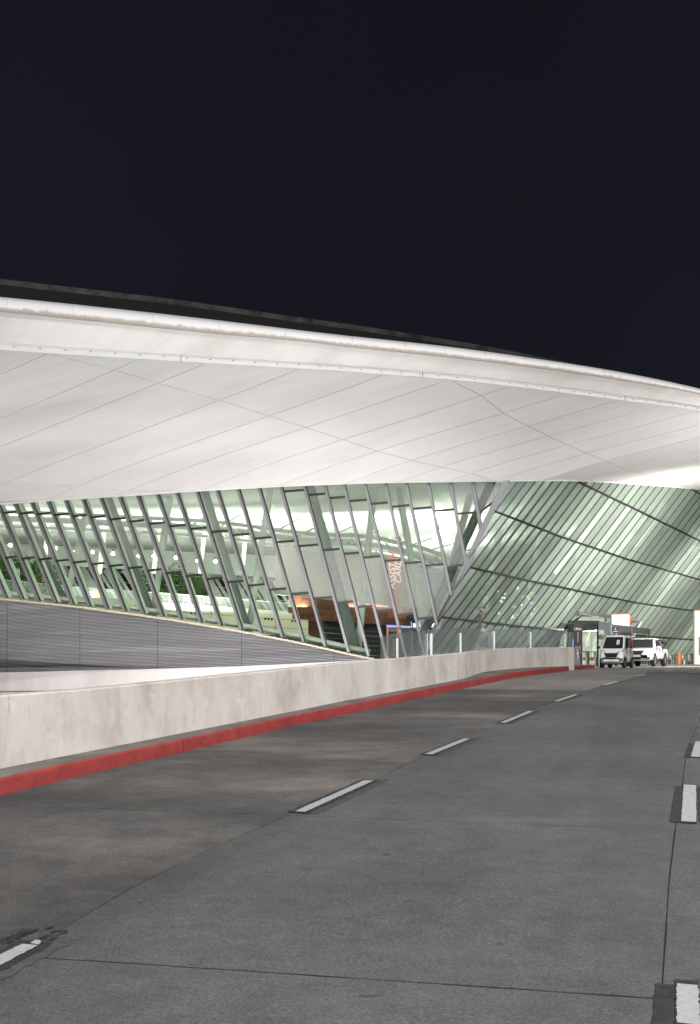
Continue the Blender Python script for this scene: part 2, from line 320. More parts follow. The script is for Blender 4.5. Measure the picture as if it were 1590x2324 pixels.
M['navy'] = mat('navy_sign_face', (.035, .05, .1), .4); M['signblack'] = mat('charcoal_sign_face', (.022, .022, .028), .35); M['rust'] = mat('orange_brown_edge', (.22, .07, .03), .6)
M['orange'] = mat('orange_bin', (.62, .14, .02), .5); M['bollard'] = mat('bollard_steel', (.3, .3, .31), .4, .5)
M['skin'] = mat('skin', (.4, .23, .16), .6); M['hair'] = mat('dark_hair', (.02, .016, .013), .7); M['blueshirt'] = mat('blue_white_shirt', (.2, .24, .6), .8)
M['trousers'] = mat('black_trousers', (.012, .012, .014), .8); M['darkjacket'] = mat('black_jacket', (.015, .016, .018), .8)
M['extred'] = mat('red_cap', (.4, .03, .02), .5)
M['display'] = mat('poster_print', (.25, .2, .2), .5)

# ------------------------------------------------------------------ ground, road
def tabY(pts): return sorted([(p.y, p.x) for p in pts])
KB = tabY([G(*p) for p in [(0, 1805), (220, 1751), (415, 1706.6), (685, 1642.6), (794, 1620), (867, 1603), (1094, 1554), (1160, 1540)]] + [Vector((7.2, 38, 0)), Vector((9.4, 45, 0)), Vector((11.55, 52, 0))])
LJ = tabY([G(*p) for p in [(85, 2140), (350, 1989), (530, 1904), (672, 1845), (845, 1774), (965, 1714), (1137, 1642), (1260, 1593), (1370, 1556), (1445, 1536)]] + [Vector((11.6, 42, 0)), Vector((14.9, 52, 0)), Vector((22, 75, 0)), Vector((32, 108, 0))])
RJ = tabY([G(*p) for p in [(1497, 2324), (1510, 2154), (1520, 2014), (1535, 1869), (1550, 1779), (1560, 1709), (1590, 1629)]] + [Vector((7.35, 23, 0)), Vector((10.6, 32, 0)), Vector((14.6, 42, 0)), Vector((18.4, 52, 0)), Vector((26, 75, 0)), Vector((36, 108, 0))])
def xk(Y): return smooth(KB, Y) if Y > KB[0][0] else KB[0][1] + (Y - KB[0][0]) * .31
def xl(Y): return smooth(LJ, Y) if Y > LJ[0][0] else LJ[0][1] + (Y - LJ[0][0]) * .22
def xr(Y): return smooth(RJ, Y) if Y > RJ[0][0] else RJ[0][1] + (Y - RJ[0][0]) * .22

def grid_ground(name, x0, x1, ys, dz, material):
    b = MB(); b.sheet([[(x, y, gz(y) + dz) for x in (x0, x1)] for y in ys]); return b.out(name, material)
ys = [-60, -20, 0] + [2 * i for i in range(1, 26)] + [60, 80, 110, 200, 500, 1500]

road = MB()
yy = [-6 + .75 * i for i in range(160)]
road.sheet([[(xk(y) - .05, y, gz(y) - .004), (xl(y) + 14, y, gz(y) - .004)] for y in yy])
road = tag(road.out('road', M['joint']), kind='structure')
# concrete slabs: four lanes, transverse joints leaning with the road
def line_x(k, Y):
    if k == 0: return xk(Y) + .01
    if k == 1: return xl(Y)
    if k == 2: return xr(Y)
    return xr(Y) + (xr(Y) - xl(Y)) * (k - 2) * .98
rows = [-4.6, -.9, 3.0]
Yc = 6.0
st = [5.95 - .17]
stations = [-7.2, -2.9, 1.45]
y_ = 5.80
while y_ < 112:
    stations.append(y_); y_ += 4.05
def cut_y(s, X):   # transverse joint through LJ at station s
    return s - .2 * (X - xl(s))
def pt(k, s):      # intersect joint with longitudinal line
    Y = s
    for _ in range(8): Y = s - .2 * (line_x(k, Y) - xl(s))
    return Y
gap = .013
for i in range(len(stations) - 1):
    s0, s1 = stations[i], stations[i + 1]
    if s1 < 1: continue
    for k in range(4):
        ya0, ya1, yb0, yb1 = pt(k, s0), pt(k, s1), pt(k + 1, s0), pt(k + 1, s1)
        rws = []
        for a in [0] + [.006] + [j / 8 for j in range(1, 8)] + [.994, 1]:
            row = []
            for b_ in ([j / 14 for j in range(15)] if s0 < 20 else [j / 4 for j in range(5)]):
                Y = lerp(lerp(ya0, ya1, a), lerp(yb0, yb1, a), b_)
                Y += gap * (1 - 2 * a)
                X = lerp(line_x(k, Y), line_x(k + 1, Y), b_) + gap * .38 * (1 - 2 * b_)
                if a in (0., 1.): Y += random.uniform(-.006, .006)
                if b_ in (0., 1.): X += random.uniform(-.005, .005)
                row.append(Vector((X, Y, gz(Y) + random.uniform(-.0004, .0004))))
            rws.append(row)
        if ya0 > 52 and k == 0: pass
        mm = M['slab_far_lit'] if s0 > 36 or (k == 0 and s0 > 26) else (M['slab_left'] if k == 0 else M['slab'])
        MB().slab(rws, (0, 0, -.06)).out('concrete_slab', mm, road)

def ribbon(name, P, w, material, parent, dz=.004, off=0., jit=0.):
    if jit: P = [P[0].lerp(P[-1], i / 40) for i in range(41)]
    # flat strip on the road along ground points P
    L = []; Rr = []
    for i, p in enumerate(P):
        t = (P[min(i + 1, len(P) - 1)] - P[max(i - 1, 0)]); t.z = 0; t.normalize(); n = Vector((t.y, -t.x, 0))
        a = p + n * (off - w / 2 + random.uniform(-jit, jit)); b = p + n * (off + w / 2 + random.uniform(-jit, jit))
        L.append(Vector((a.x, a.y, gz(a.y) + dz))); Rr.append(Vector((b.x, b.y, gz(b.y) + dz)))
    b = MB(); b.sheet([list(x) for x in zip(L, Rr)]); return b.out(name, material, parent)
def dash(p0, p1, w=.1, border=.055, scuff=True, n=8):
    P = [p0.lerp(p1, i / n) for i in range(n + 1)]
    d = ribbon('lane_dash', P, w, M['paint'], road, .012, 0., .004)
    t = (p1 - p0).normalized() * .05
    Q = [(p0 - t).lerp(p1 + t * 1.5, i / n) for i in range(n + 1)]
    ribbon('dark_border', Q, w + 2 * border, M['black'], d, .008, 0., .012 if border > .02 else .002)
    if scuff: ribbon('scuff_border', [(p0 - t).lerp(p1 + t * 4, i / n) for i in range(n + 1)], .12, M['scuff'], d, .004, w / 2 + border + .02, .02)
    return d
dash(G(-150, 2262), G(68, 2149), .1)
dash(G(681, 1845), G(838, 1774)); dash(G(973, 1714), G(1060, 1678.5)); dash(G(1142, 1642), G(1206, 1615.5)); dash(G(1263, 1593), G(1309, 1577.5))
dash(G(1372, 1556), G(1402, 1548.3), .12, .03, False); dash(G(1446, 1536), G(1468, 1531.3), .12, .03, False); dash(G(1510, 1524.3), G(1535, 1521.4), .14, .03, False); dash(G(1562, 1528), G(1592, 1526.2), .12, .03, False)
dash(G(1564, 2330), G(1561, 2240), .1, .006, False); dash(G(1564.5, 1868), G(1567, 1784), .125, .006, False); dash(G(1581, 1720), G(1590, 1685), .125, .006, False)
dash(G(1600, 1650), G(1612, 1630), .15, .01, False)
for a, b_, w in ((G(1505, 2330), G(1510, 2236), .09), (G(1534, 1868), G(1545, 1786), .1), (G(1560, 1720), G(1571, 1688), .08), (G(1600, 1866), G(1596, 1786), .1)):
    ribbon('black_patch', [a.lerp(b_, i / 4) for i in range(5)], w, M['black'], road, .005, 0., .005)
# cracked lettering smeared in black beside the nearest dash
def stroke(pts, w=.012):
    P = [G(x / 8.755, 2088.4 + y / 8.755) for x, y in pts]; return ribbon('road_lettering', P, w, M['black'], road, .0105)
for s_ in ([(0, 430), (90, 415), (190, 420), (250, 440), (230, 470), (120, 485), (0, 485)], [(125, 380), (240, 390), (330, 405), (420, 370)], [(140, 375), (170, 400)],
           [(490, 340), (400, 325), (230, 325), (250, 350), (300, 362), (420, 350), (520, 325)], [(560, 300), (500, 275), (360, 272), (400, 300), (520, 300), (600, 285)],
           [(430, 225), (500, 215), (600, 235), (680, 240)], [(600, 285), (680, 245), (760, 205)], [(880, 205), (990, 185), (1080, 150)],
           [(1020, 285), (1080, 255), (1180, 240), (1300, 240), (1330, 268), (1250, 290), (1150, 300)], [(930, 330), (1000, 345), (1060, 352)], [(1090, 350), (1170, 335)],
           [(780, 395), (860, 365), (930, 340)], [(780, 395), (860, 405), (960, 380)], [(910, 435), (990, 435), (1080, 395), (1140, 385)], [(560, 495), (640, 445), (720, 425), (800, 435), (830, 450)],
           [(830, 490), (880, 485)], [(590, 505), (680, 520), (770, 535)]):
    stroke(s_, .02)
pb = [G(x / 8.755, 2088.4 + y / 8.755) for x, y in [(600, 497), (700, 435), (800, 440), (822, 480), (770, 530), (680, 515)]]
b = MB(); b.add([p + Vector((0, 0, .0115)) for p in pb], [tuple(range(6))]); b.out('paint_remnant', M['paint'], road)

# kerb
kerb = tag(MB().sheet([[(xk(y) - .16, y, gz(y) + .145), (xk(y) - .02, y, gz(y) + .145)] for y in [6 + .5 * i for i in range(93)]]).out('kerb', M['joint']), kind='structure')
def k_s(y0, y1):
    rws = []
    n = max(3, int((y1 - y0) / .5))
    P = [lerp(y0, y1, i / n) for i in range(n + 1)]
    prof = [(-.035, .166), (-.02, .165), (-.006, .155), (0, .135), (.008, -.03)]
    return [[Vector((xk(y) + dx, y - .2 * dx, gz(y) + dz)) for dx, dz in prof] for y in P]
ky = [4.0, 7.4, 10.9, 14.4, 18.1, 21.5, 24.9, 28.3, 31.7, 35.1, 38.5, 41.9, 45.3, 48.7, 52.1]
for a, b_ in zip(ky, ky[1:]):
    o = MB().sheet(k_s(a + .005, b_ - .005)).out('kerb_stone', M['red'], kerb, True)
o = MB().box(xk(52.1) - .5, xk(52.1) + .004, 52.0, 52.12, gz(52) - .05, gz(52) + .165).out('kerb_end', M['red'], kerb)
# sidewalk + parapet wall
WB = sorted([(y, x) for x, y in [((px - 795) / F * Y, Y) for px, Y in []]])
def wb(px, py):   # on the sidewalk, .17 above the ground
    lo, hi = 2., 400.
    for _ in range(50):
        m_ = (lo + hi) / 2
        if 1500 + F * (EYE - gz(m_) - .17) / m_ > py: lo = m_
        else: hi = m_
    return Vector(((px - 795) / F * m_, m_, gz(m_) + .17))
WP = [wb(0, 1744), wb(220, 1701), wb(435, 1659), wb(665, 1614), wb(795, 1588), wb(1045, 1541.7)]
WT = [(p.y, p.x) for p in WP] + [(32.5, 4.02), (37, 6.0), (41.2, 8.4)]
WH = [(WP[0].y, .77), (WP[1].y, .74), (WP[2].y, .73), (WP[3].y, .72), (WP[4].y, .715), (WP[5].y, .66), (32.5, .655), (37, .665), (41.2, .70)]
def xw(Y): return smooth(WT, Y) if Y > WT[0][0] else WT[0][1] + (Y - WT[0][0]) * .33
def hw(Y): return smooth(WH, Y) if Y > WH[0][0] else .78
yy = [4 + .5 * i for i in range(97)]
sw = MB().sheet([[(min(xw(y), xk(y) - .2) - .05 if y < 41.2 else xk(y) - 3.4, y, gz(y) + .165), (xk(y) - .03, y, gz(y) + .165)] for y in yy])
tag(sw.out('sidewalk', M['walk']), kind='structure')
def xb(y): return xw(y) - .12 if y <= 41.2 else (lerp(8.3, 3.3, (y - 41.2) / 17.8) if y <= 59 else lerp(3.3, -60, min((y - 59) / 10, 1)))
gy_ = [-60, -20, 0] + [2 * i for i in range(1, 21)] + [41.2, 43, 47, 52, 56, 59, 62, 66, 69, 80, 110, 200, 500, 1500]
tag(MB().sheet([[(xb(y) if y < 115 else -1200, y, gz(y) - .03), (1200, y, gz(y) - .03)] for y in gy_]).out('ground', M['ground']), kind='structure')
tag(MB().sheet([[(-1200, y, -1.0), (xb(y) + (.0 if y < 41 else .3), y, -1.0)] for y in gy_ if y < 100]).out('lower_ground', M['ground']), kind='structure')
par = tag(empty('parapet_wall', (0, 0, 0)), 'long pale stained concrete parapet wall running beside the red kerb', 'parapet wall')
wy = [4.0, 9.0, 14.35, 19.4, 24.3, 28.6, 32.2, 36.6, 41.2]
for a, b_ in zip(wy, wy[1:]):
    n = 10; rws = []
    for i in range(n + 1):
        y = lerp(a + .008, b_ - .008, i / n); x = xw(y); g = gz(y); h = hw(y)
        t = Vector((xw(y + .3) - xw(y - .3), .6, 0)).normalized(); nn = Vector((-t.y, t.x, 0))
        row = [Vector((x, y, g - .02)), Vector((x, y, g + .17 + h * .5)), Vector((x, y, g + .17 + h - .02)), Vector((x, y, g + .17 + h)) + nn * .02,
               Vector((x, y, g + .17 + h)) + nn * .2, Vector((x, y, -1.2)) + nn * .22]
        rws.append(row)
    w = MB(); w.sheet(rws); w.add(rws[0], [(0, 1, 2, 3, 4, 5)]); w.add(rws[-1], [(5, 4, 3, 2, 1, 0)])
    wo2 = w.out('wall_segment', M['parapet'], par)
    uv = wo2.data.uv_layers.new(name='UVMap'); vv = [0, .5, .96, 1, 1, 0]
    for poly in wo2.data.polygons:
        for li in poly.loop_indices:
            vi = wo2.data.loops[li].vertex_index; uv.data[li].uv = (a + (vi // 6) * .4, vv[vi % 6])

# ------------------------------------------------------------------ terminal building survey tables
GE = [(-700, 1205), (-500, 1185), (0, 1144), (300, 1124), (500, 1111), (700, 1101), (850, 1096), (1100, 1092), (1310, 1091), (1440, 1098), (1590, 1110), (1800, 1128), (2300, 1185)]
GEYL = [(-900, 105), (-700, 96), (-500, 87), (-250, 76), (0, 67), (350, 61), (700, 58), (955, 57.5), (1150, 57.5)]
Y2 = [(700, 57), (838, 57.5), (955, 58.5), (1100, 64), (1250, 74), (1440, 98), (1570, 124), (1700, 146), (1950, 185)]
SL = .755
def geY(px):
    if px <= 1145: return smooth(GEYL, px)
    return smooth(Y2, px - SL * (1500 - smooth(GE, px)))
TT = [(-900, 600), (-500, 628), (0, 674), (180, 692), (462, 723), (694, 751), (772, 760), (1029, 788), (1286, 824), (1440, 850), (1590, 882), (1900, 960), (2300, 1080)]
TBt = [(-900, 640), (-500, 664), (0, 707), (180, 725), (462, 754), (694, 775), (772, 785), (1029, 812), (1286, 844), (1440, 868), (1590, 895), (1900, 970), (2300, 1087)]
TY = [(-900, 29), (-500, 31), (0, 36), (817, 43), (1590, 50), (2300, 62)]
GU = [(-900, 735), (-500, 757), (0, 795), (411, 821), (772, 842), (1080, 867), (1415, 908), (1590, 932), (1900, 990), (2300, 1098)]
def guY(px): return smooth(TY, px) + 1.6
bld = tag(empty('terminal_building', (0, 60, 1.4)), 'airport terminal with sweeping white canopy over slanted green glass facades', 'terminal building')
bld.location = (0, 0, 0)
# roof canopy shell -------------------------------------------------
def tube_rows():
    rws = []; xs = [-880 + 30 * i for i in range(106)]
    for px in xs:
        Y = smooth(TY, px); top = D(px, smooth(TT, px), Y); bot = D(px, smooth(TBt, px), Y)
        r = (top - bot).length / 2; c = (top + bot) / 2
        row = []
        for k in range(13):
            a = R(-110 + 215 * k / 12)     # from underneath round the front to the top
            row.append(c + Vector((0, -r * math.cos(a), r * math.sin(a))))
        rws.append(row)
    return xs, rws
canopy = MB()
KX = [-880 + 40 * i for i in range(80)]
def lip(px): return D(px, interp([(-900, 585), (-500, 603), (0, 641), (390, 686), (600, 716), (850, 751), (1100, 791), (1200, 811), (1300, 832), (1590, 898), (2300, 1100)], px), smooth(TY, px) + 3.2)
back = [[D(px, smooth(TT, px) + 3, smooth(TY, px) + .12) for px in KX], [lip(px) - Vector((0, .5, .22)) for px in KX], [lip(px) + Vector((0, .5, -.05)) for px in KX],
        [lip(px) + Vector((0, 60, 3)) for px in KX], [lip(px) + Vector((0, 140, 3)) for px in KX]]
canopy.sheet(back)
roof = canopy.out('roof_shell', M['roofdark'], bld)
MB().sheet([[lip(px) + Vector((0, -.45, -.24)), lip(px) + Vector((0, -.45, 0)), lip(px) + Vector((0, .4, .01))] for px in KX]).out('roof_kerb', M['lip'], roof)
xs, rws = tube_rows()
def tube_seg(i0, i1):
    b = MB(); rr = rws[i0:i1 + 1]
    rr[0] = [p + (rr[1][k] - p) * .006 for k, p in enumerate(rr[0])]; rr[-1] = [p + (rr[-2][k] - p) * .006 for k, p in enumerate(rr[-1])]
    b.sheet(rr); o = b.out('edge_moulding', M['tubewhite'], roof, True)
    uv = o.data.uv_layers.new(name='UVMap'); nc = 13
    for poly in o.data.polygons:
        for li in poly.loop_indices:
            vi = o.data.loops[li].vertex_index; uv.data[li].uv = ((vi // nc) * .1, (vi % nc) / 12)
cuts = [0, 5, 10, 15, 20, 25, 30, 35, 41, 46, 51, 56, 60, 63, 66, 69, 72, 75, 78, 81, 84, 88, 92, 96, 100, 105]
for a, b_ in zip(cuts, cuts[1:]): tube_seg(a, b_)
# ruled soffit: joint lines run from the gutter line (t=0) to the glass edge (t=1)
def slope(g): return interp([(-900, .5), (-80, .455), (108, .443), (316, .432), (468, .4145), (683, .395), (875, .368), (1019, .348), (1160, .335), (1290, .32), (1500, .295), (1700, .27), (2300, .22)], g)
class ALine:
    def __init__(s, g):
        s.g = g; gy = smooth(GU, g); m_ = slope(g); x = g
        while True:      # walk down-left to the glass edge
            x -= 4
            y = gy + m_ * (g - x)
            if y >= smooth(GE, x) or x < -1500: break
        s.bx = x; s.by = y
        s.p0 = D(g, gy, guY(g)); s.p1 = D(x, y, geY(x) - .25)
        s.gy = gy
    def at(s, t): 
        p = s.p0.lerp(s.p1, t); p.z += .25 * math.sin(math.pi * t) * (t) ; return p
    def img(s, t):
        p = s.at(t); return 795 + F * p.x / p.y, 1500 - F * (p.z - EYE) / p.y
gs = [-560, -330, -110, 108, 316, 468, 683, 875, 1019, 1160, 1290, 1405, 1500, 1585, 1662, 1733, 1800, 1863, 1923, 1980, 2036, 2090]
AL = [ALine(g) for g in gs]
B1 = [(180, 807.6), (272, 838), (370, 869), (514, 910), (622, 944), (817, 1008), (875, 1029), (977.6, 1054.7), (1132, 1085.6)]
B2 = [(1060, 869.5), (1132, 928.7), (1224.5, 980), (1312, 1018.7), (1415, 1062.5), (1507.4, 1096)]
B0 = [(-300, 1070), (0, 1093), (180, 1103), (308, 1116)]
B3 = [(1600, 936), (1700, 1010), (1820, 1075), (1900, 1110)]
Bm = [(-700, 830), (-400, 905), (-100, 1010), (60, 1084)]
def cross(a, tab):
    prev = None
    for i in range(0, 201):
        t = i / 200; x, y = a.img(t)
        if tab[0][0] <= x <= tab[-1][0]:
            d_ = y - interp(tab, x)
            if prev is not None and (d_ > 0) != (prev > 0): return t
            prev = d_
        else: prev = None
    return None
cr = [sorted([t for t in (cross(a, T) for T in (B1, B2, B0, B3)) if t is not None]) for a in AL]
def side(a, T):     # crossing parameter or 0 / 1 when the line passes entirely below / above
    t = cross(a, T)
    if t is not None: return t
    x0, x1 = a.img(0)[0], a.img(1)[0]
    return 0. if x0 < T[0][0] + 2 else 1.
SO = MB()
back_mb = MB()
for i in range(len(AL) - 1):
    a, b_ = AL[i], AL[i + 1]
    bounds = [(0., 0.)]
    for T in (B1, B2, B0, B3):
        ta, tb = cross(a, T), cross(b_, T)
        if ta is None and tb is None: continue
        if ta is None: ta = 0. if T in (B1, B2, B3) and a.g < T[0][0] + 140 and cross(b_, T) < .5 else 1.
        if tb is None: tb = 1. if ta > .5 else 0.
        bounds.append((ta, tb))
    bounds.append((1., 1.)); bounds.sort(key=lambda q: q[0] + q[1])
    for (a0, b0), (a1, b1) in zip(bounds, bounds[1:]):
        if (a1 - a0) + (b1 - b0) < .02: continue
        n = 9; rr = []
        La = (a.p1 - a.p0).length; e = .016
        for j in range(n + 1):
            s_ = j / n
            ta = lerp(a0, a1, s_); tb = lerp(b0, b1, s_)
            if j == 0: ta += e / La; tb += e / La
            if j == n: ta -= e / La; tb -= e / La
            pa, pb_ = a.at(ta), b_.at(tb); w_ = max((pb_ - pa).length, .05)
            row = [pa.lerp(pb_, q) for q in (e / w_, .33, .67, 1 - e / w_)]
            rr.append(row)
        MB().slab(rr, (0, .04, .04)).out('soffit_panel', M['soffit'], roof, False)
        back_mb.sheet([[a.at(lerp(a0, a1, j / n)).lerp(b_.at(lerp(b0, b1, j / n)), q) + Vector((0, .12, .08)) for q in (0, .5, 1)] for j in range(n + 1)])
back_mb.out('soffit_backing', M['backing'], roof)
# weathered band between gutter strip and edge moulding
bx = [-860, -560, -300, -60, 170, 330, 520, 700, 880, 1040, 1180, 1310, 1430, 1540, 1640, 1740, 1840, 1940, 2040, 2140]
for a, b_ in zip(bx, bx[1:]):
    rr = []
    for j in range(7):
        s_ = j / 6; px = lerp(a + .3, b_ - .3, s_); dx = interp([(0, 100), (1590, 60)], px)
        lo = D(px - dx * .0 , smooth(GU, px) - 13 + px * .003, guY(px) - .1); hi_px = px + dx
        up = D(hi_px, smooth(TBt, hi_px) - 4, smooth(TY, hi_px) + .15)
        rr.append([lo.lerp(up, q) for q in (0, .33, .67, 1)])
    MB().slab(rr, (0, .02, .05)).out('fascia_panel', M['soffit_dirty'], roof, False)
MB().sheet([[D(px, smooth(GU, px) + 6, guY(px) + .3) + Vector((0, 0, .06)), D(px + 60, smooth(TBt, px + 60) - 6, smooth(TY, px + 60) + .3)] for px in KX[:-3]]).out('fascia_backing', M['backing'], roof)
sx = [-860, -500, -120, 411, 960, 1420, 1800, 2150]
for a, b_ in zip(sx, sx[1:]):
    rr = []
    n = int((b_ - a) / 25)
    for j in range(n + 1):
        px = lerp(a + .8, b_ - .8, j / n); wdt = interp([(0, 13), (400, 11.5), (800, 8), (1590, 5)], px)
        p = D(px, smooth(GU, px), guY(px) - .12); q = D(px, smooth(GU, px) - wdt, guY(px) - .3)
        rr.append([p + Vector((0, .1, .1)), p, p.lerp(q, .3) + Vector((0, -.05, -.05)), q, q + Vector((0, .1, .12))])
    MB().sheet(rr).out('gutter_strip', M['strip'], roof)
for k in range(60):
    px = -150 + 62 * k - .45 * k * k
    if px > 1600: break
    wdt = interp([(0, 11), (400, 10), (800, 7), (1590, 4.4)], px)
    p = D(px, smooth(GU, px) - wdt, guY(px) - .34); s_ = .02
    MB().box(p.x - s_ * 1.5, p.x + s_ * 1.5, p.y - s_, p.y + s_, p.z - s_ * .6, p.z + s_ * .6).out('drain_hole', M['strut'], roof)
# white trim where the soffit meets the glass
MB().slab([[D(px, smooth(GE, px) - 3, geY(px) - .3), D(px, smooth(GE, px) + 1.5, geY(px) - .22)] for px in [-700 + 25 * i for i in range(112)]], (0, .25, .05)).out('soffit_edge_trim', M['strip'], roof)

# front facade ------------------------------------------------------
YT = [(-400, 1315), (-200, 1335), (0, 1355), (161, 1371), (308, 1390), (411, 1405.6), (545, 1428), (694, 1457), (783, 1477.5), (865, 1494.7), (1000, 1523)]
def kx(tx): return .415 - .000215 * tx
tops = [-190, -153, -116, -79, -43, -7, 30.8, 68.5, 106, 145.6, 185, 226, 269, 310, 354.6, 399, 445, 490.5, 538, 586, 635.6, 688.7, 735, 778, 825.7, 872, 919.7, 969.5, 1020, 1071, 1118]
SEAM_A, SEAM_B = (1150, 1088), (953, 1502)
def seam_x(y): return lerp(SEAM_A[0], SEAM_B[0], (y - SEAM_A[1]) / (SEAM_B[1] - SEAM_A[1]))
class Mull:
    def __init__(s, tx):
        s.tx = tx; s.k = kx(tx); s.ty = smooth(GE, tx) - 8
        y = s.ty
        while y < 1530:
            x = tx + s.k * (y - s.ty)
            if x > seam_x(y) - 1: break
            if y >= interp(YT, x): break
            y += .5
        s.by = y; s.bx = tx + s.k * (y - s.ty)
        Yt = geY(tx) + .35; Yb = geY(s.bx) + .35 
        s.T = D(tx, s.ty, Yt); s.B = D(s.bx, s.by, Yb)
    def at(s, y, dpx=0):
        y = min(max(y, s.ty), s.by); q = (y - s.ty) / max(s.by - s.ty, 1)
        zt, zb = 1 / s.T.y, 1 / s.B.y; Y = 1 / lerp(zt, zb, q)
        return D(s.tx + s.k * (y - s.ty), y, Y)
MU = [Mull(t) for t in tops]
def nrm(i):
    a, b_ = MU[max(i - 1, 0)].at(1250), MU[min(i + 1, len(MU) - 2)].at(1250)
    t = (b_ - a); t.z = 0; t.normalize(); return Vector((-t.y, t.x, 0))
RA = [(-300, 1147), (0, 1161), (17, 1162.6), (120, 1166), (226, 1173), (330, 1184), (430, 1196), (493, 1205), (592, 1220), (697, 1237), (792, 1255), (890, 1272), (985, 1282), (1075, 1293), (1150, 1300)]
RB = [(-300, 1248), (17, 1264), (115, 1269), (218, 1278.6), (300, 1287), (391, 1298.7), (483, 1312), (577, 1326.6), (678, 1346), (779, 1366), (870, 1385), (965, 1403), (1050, 1412)]
R0 = [(600, 1100), (660, 1112.6), (712, 1121), (807, 1135), (905, 1148), (1010, 1158), (1055, 1164), (1090, 1167), (1117, 1162.4), (1150, 1160)]
front = MB()
for i in range(1, len(MU)):    # sill below the glass
    a, b_ = MU[i - 1], MU[i]
    if b_.bx > 880: break
    front.bar(a.B + Vector((0, .1, -.12)), b_.B + Vector((0, .1, -.12)), .1, .5)
front = front.out('facade_sill', M['cream'], bld)
def rung_pt(i, tab, dy):
    m_ = MU[i]; y = m_.ty + 1
    for _ in range(12): y = interp(tab, m_.tx + m_.k * (y - m_.ty) + 0)
    return y + dy
for i, m_ in enumerate(MU):
    n = nrm(i)
    b = MB(); b.bar(m_.T - n * .05, m_.B - n * .05, .135, .12, n); b.out('mullion', M['mullion'], front)
    g = MB(); g.bar(m_.T + n * .02 + Vector((.09, 0, 0)), m_.B + n * .02 + Vector((.09, 0, 0)), .04, .1, n); g.out('mullion_gasket', M['gasket'], front)
    f_ = MB(); f_.bar(m_.T + n * .27, m_.B + n * .27, .06, .36, n); f_.out('glass_fin', M['fin'], front)
    if i == len(MU) - 1: break
    n2 = MU[i + 1]
    ys_ = []
    for tab in (R0, RA, RB):
        mid = (m_.tx + n2.tx) / 2
        ym = 1200.
        for _ in range(12): ym = interp(tab, mid + (m_.k + n2.k) / 2 * (ym - m_.ty) ) if tab[0][0] < mid + m_.k * 100 + 40 else -1
        if tab is R0 and (mid < 590): continue
        ys_.append(ym)
    ys_ = [y for y in ys_ if y > smooth(GE, m_.tx) + 2]
    yb = m_.by
    levels_a = [m_.ty] + [y + 2 for y in ys_] ; levels_b = [n2.ty] + [y - 2 for y in ys_]
    levels_a = [y for y in levels_a if y < m_.by - 3]; levels_b = levels_b[:len(levels_a)]
    levels_a.append(m_.by); levels_b.append(n2.by)
    for r in range(len(levels_a) - 1):
        a0, a1 = m_.at(levels_a[r]), m_.at(levels_a[r + 1]); b0, b1 = n2.at(levels_b[r]), n2.at(levels_b[r + 1])
        last = r == len(levels_a) - 2
        if last and n2.bx >= seam_x(n2.by) - 3: b1 = n2.at(n2.by)
        off = n * .03
        MB().slab([[a0 + off, b0 + off], [a1 + off, b1 + off]], n * .02).out('glass_pane', M['glass_mist'] if (m_.bx > 640 and r >= len(levels_a) - 3 and not last) else (M['glass'] if last else M['glass_haze']), front)
        if r > 0:
            MB().bar(m_.at(levels_a[r]), n2.at(levels_b[r]), .11, .1, n).out('transom', M['gasket'], front)
# triangular closing pane beside the seam and the seam beam
sA, sB = D(*SEAM_A, 57.6), D(*SEAM_B, 58.7)
lm = MU[-1]
MB().bar(sA - Vector((0, .2, 0)), sB - Vector((0, .2, 0)), .3, .3).out('seam_beam', M['beam'], front)
tb = MB().tube([D(1122, 1080, 59), D(932, 1506, 60)], .24, 12).out('inclined_column', M['strut'], front, True)
# side facade -------------------------------------------------------
side_f = MB()
def spc(b): return interp([(700, 21), (838, 20.5), (955, 19.8), (1100, 18.4), (1250, 16.6), (1400, 14.4), (1550, 12.2), (1700, 10.5)], b)
bs = []; v = 848.
while v < 1660: bs.append(v); v += spc(v)
R1 = [(1240, 1065), (1310, 1092.7), (1450, 1160), (1590, 1228.3), (1900, 1365)]
R2 = [(1100, 1152), (1126, 1161.7), (1271, 1217.7), (1420, 1268.5), (1590, 1316), (1900, 1390)]
R3 = [(1040, 1283), (1068, 1288.5), (1199, 1318), (1271, 1332), (1346, 1349), (1444, 1368), (1577, 1387), (1900, 1420)]
R4 = [(990, 1399), (1013, 1402.7), (1161, 1419.8), (1271, 1429), (1400, 1438), (1492, 1446.5), (1577, 1452), (1900, 1472)]
Rm = [(1540, 1095), (1566, 1108.5), (1590, 1122), (1900, 1280)]
def mx(b, y): return b + SL * (1500 - y)
def sp_(b, y, dY=0): return D(mx(b, y), y, smooth(Y2, b) + dY)
def y_on(b, tab, start=1300.):
    y = start
    for _ in range(25): y = .5 * y + .5 * interp(tab, mx(b, y))
    return y
def ytop(b): return y_on(b, GE, 1100.) - 6
def ybot(b):
    if b < 955:   # meets the seam
        y = 1500.
        for _ in range(60):
            x = mx(b, y)
            y += (x - seam_x(y)) * .8
        return min(y, 1500)
    g_ = 1500 + F * (EYE - gz(smooth(Y2, b))) / smooth(Y2, b)
    return g_ + 2
def openb(b): return 1268 < b < 1415      # opening behind the entrance vestibule
DOORTOP = [(1250, 1384), (1313, 1391), (1389, 1400.6), (1447, 1408), (1500, 1414)]
side_f.bar(sp_(960, 1509), sp_(1262, 1508), .2, .2); side_f = side_f.out('side_sill', M['mullion'], bld)
def snrm(b):
    t = sp_(b + 10, 1400) - sp_(b - 10, 1400); t.z = 0; t.normalize(); return Vector((-t.y, t.x, 0))
lv = []
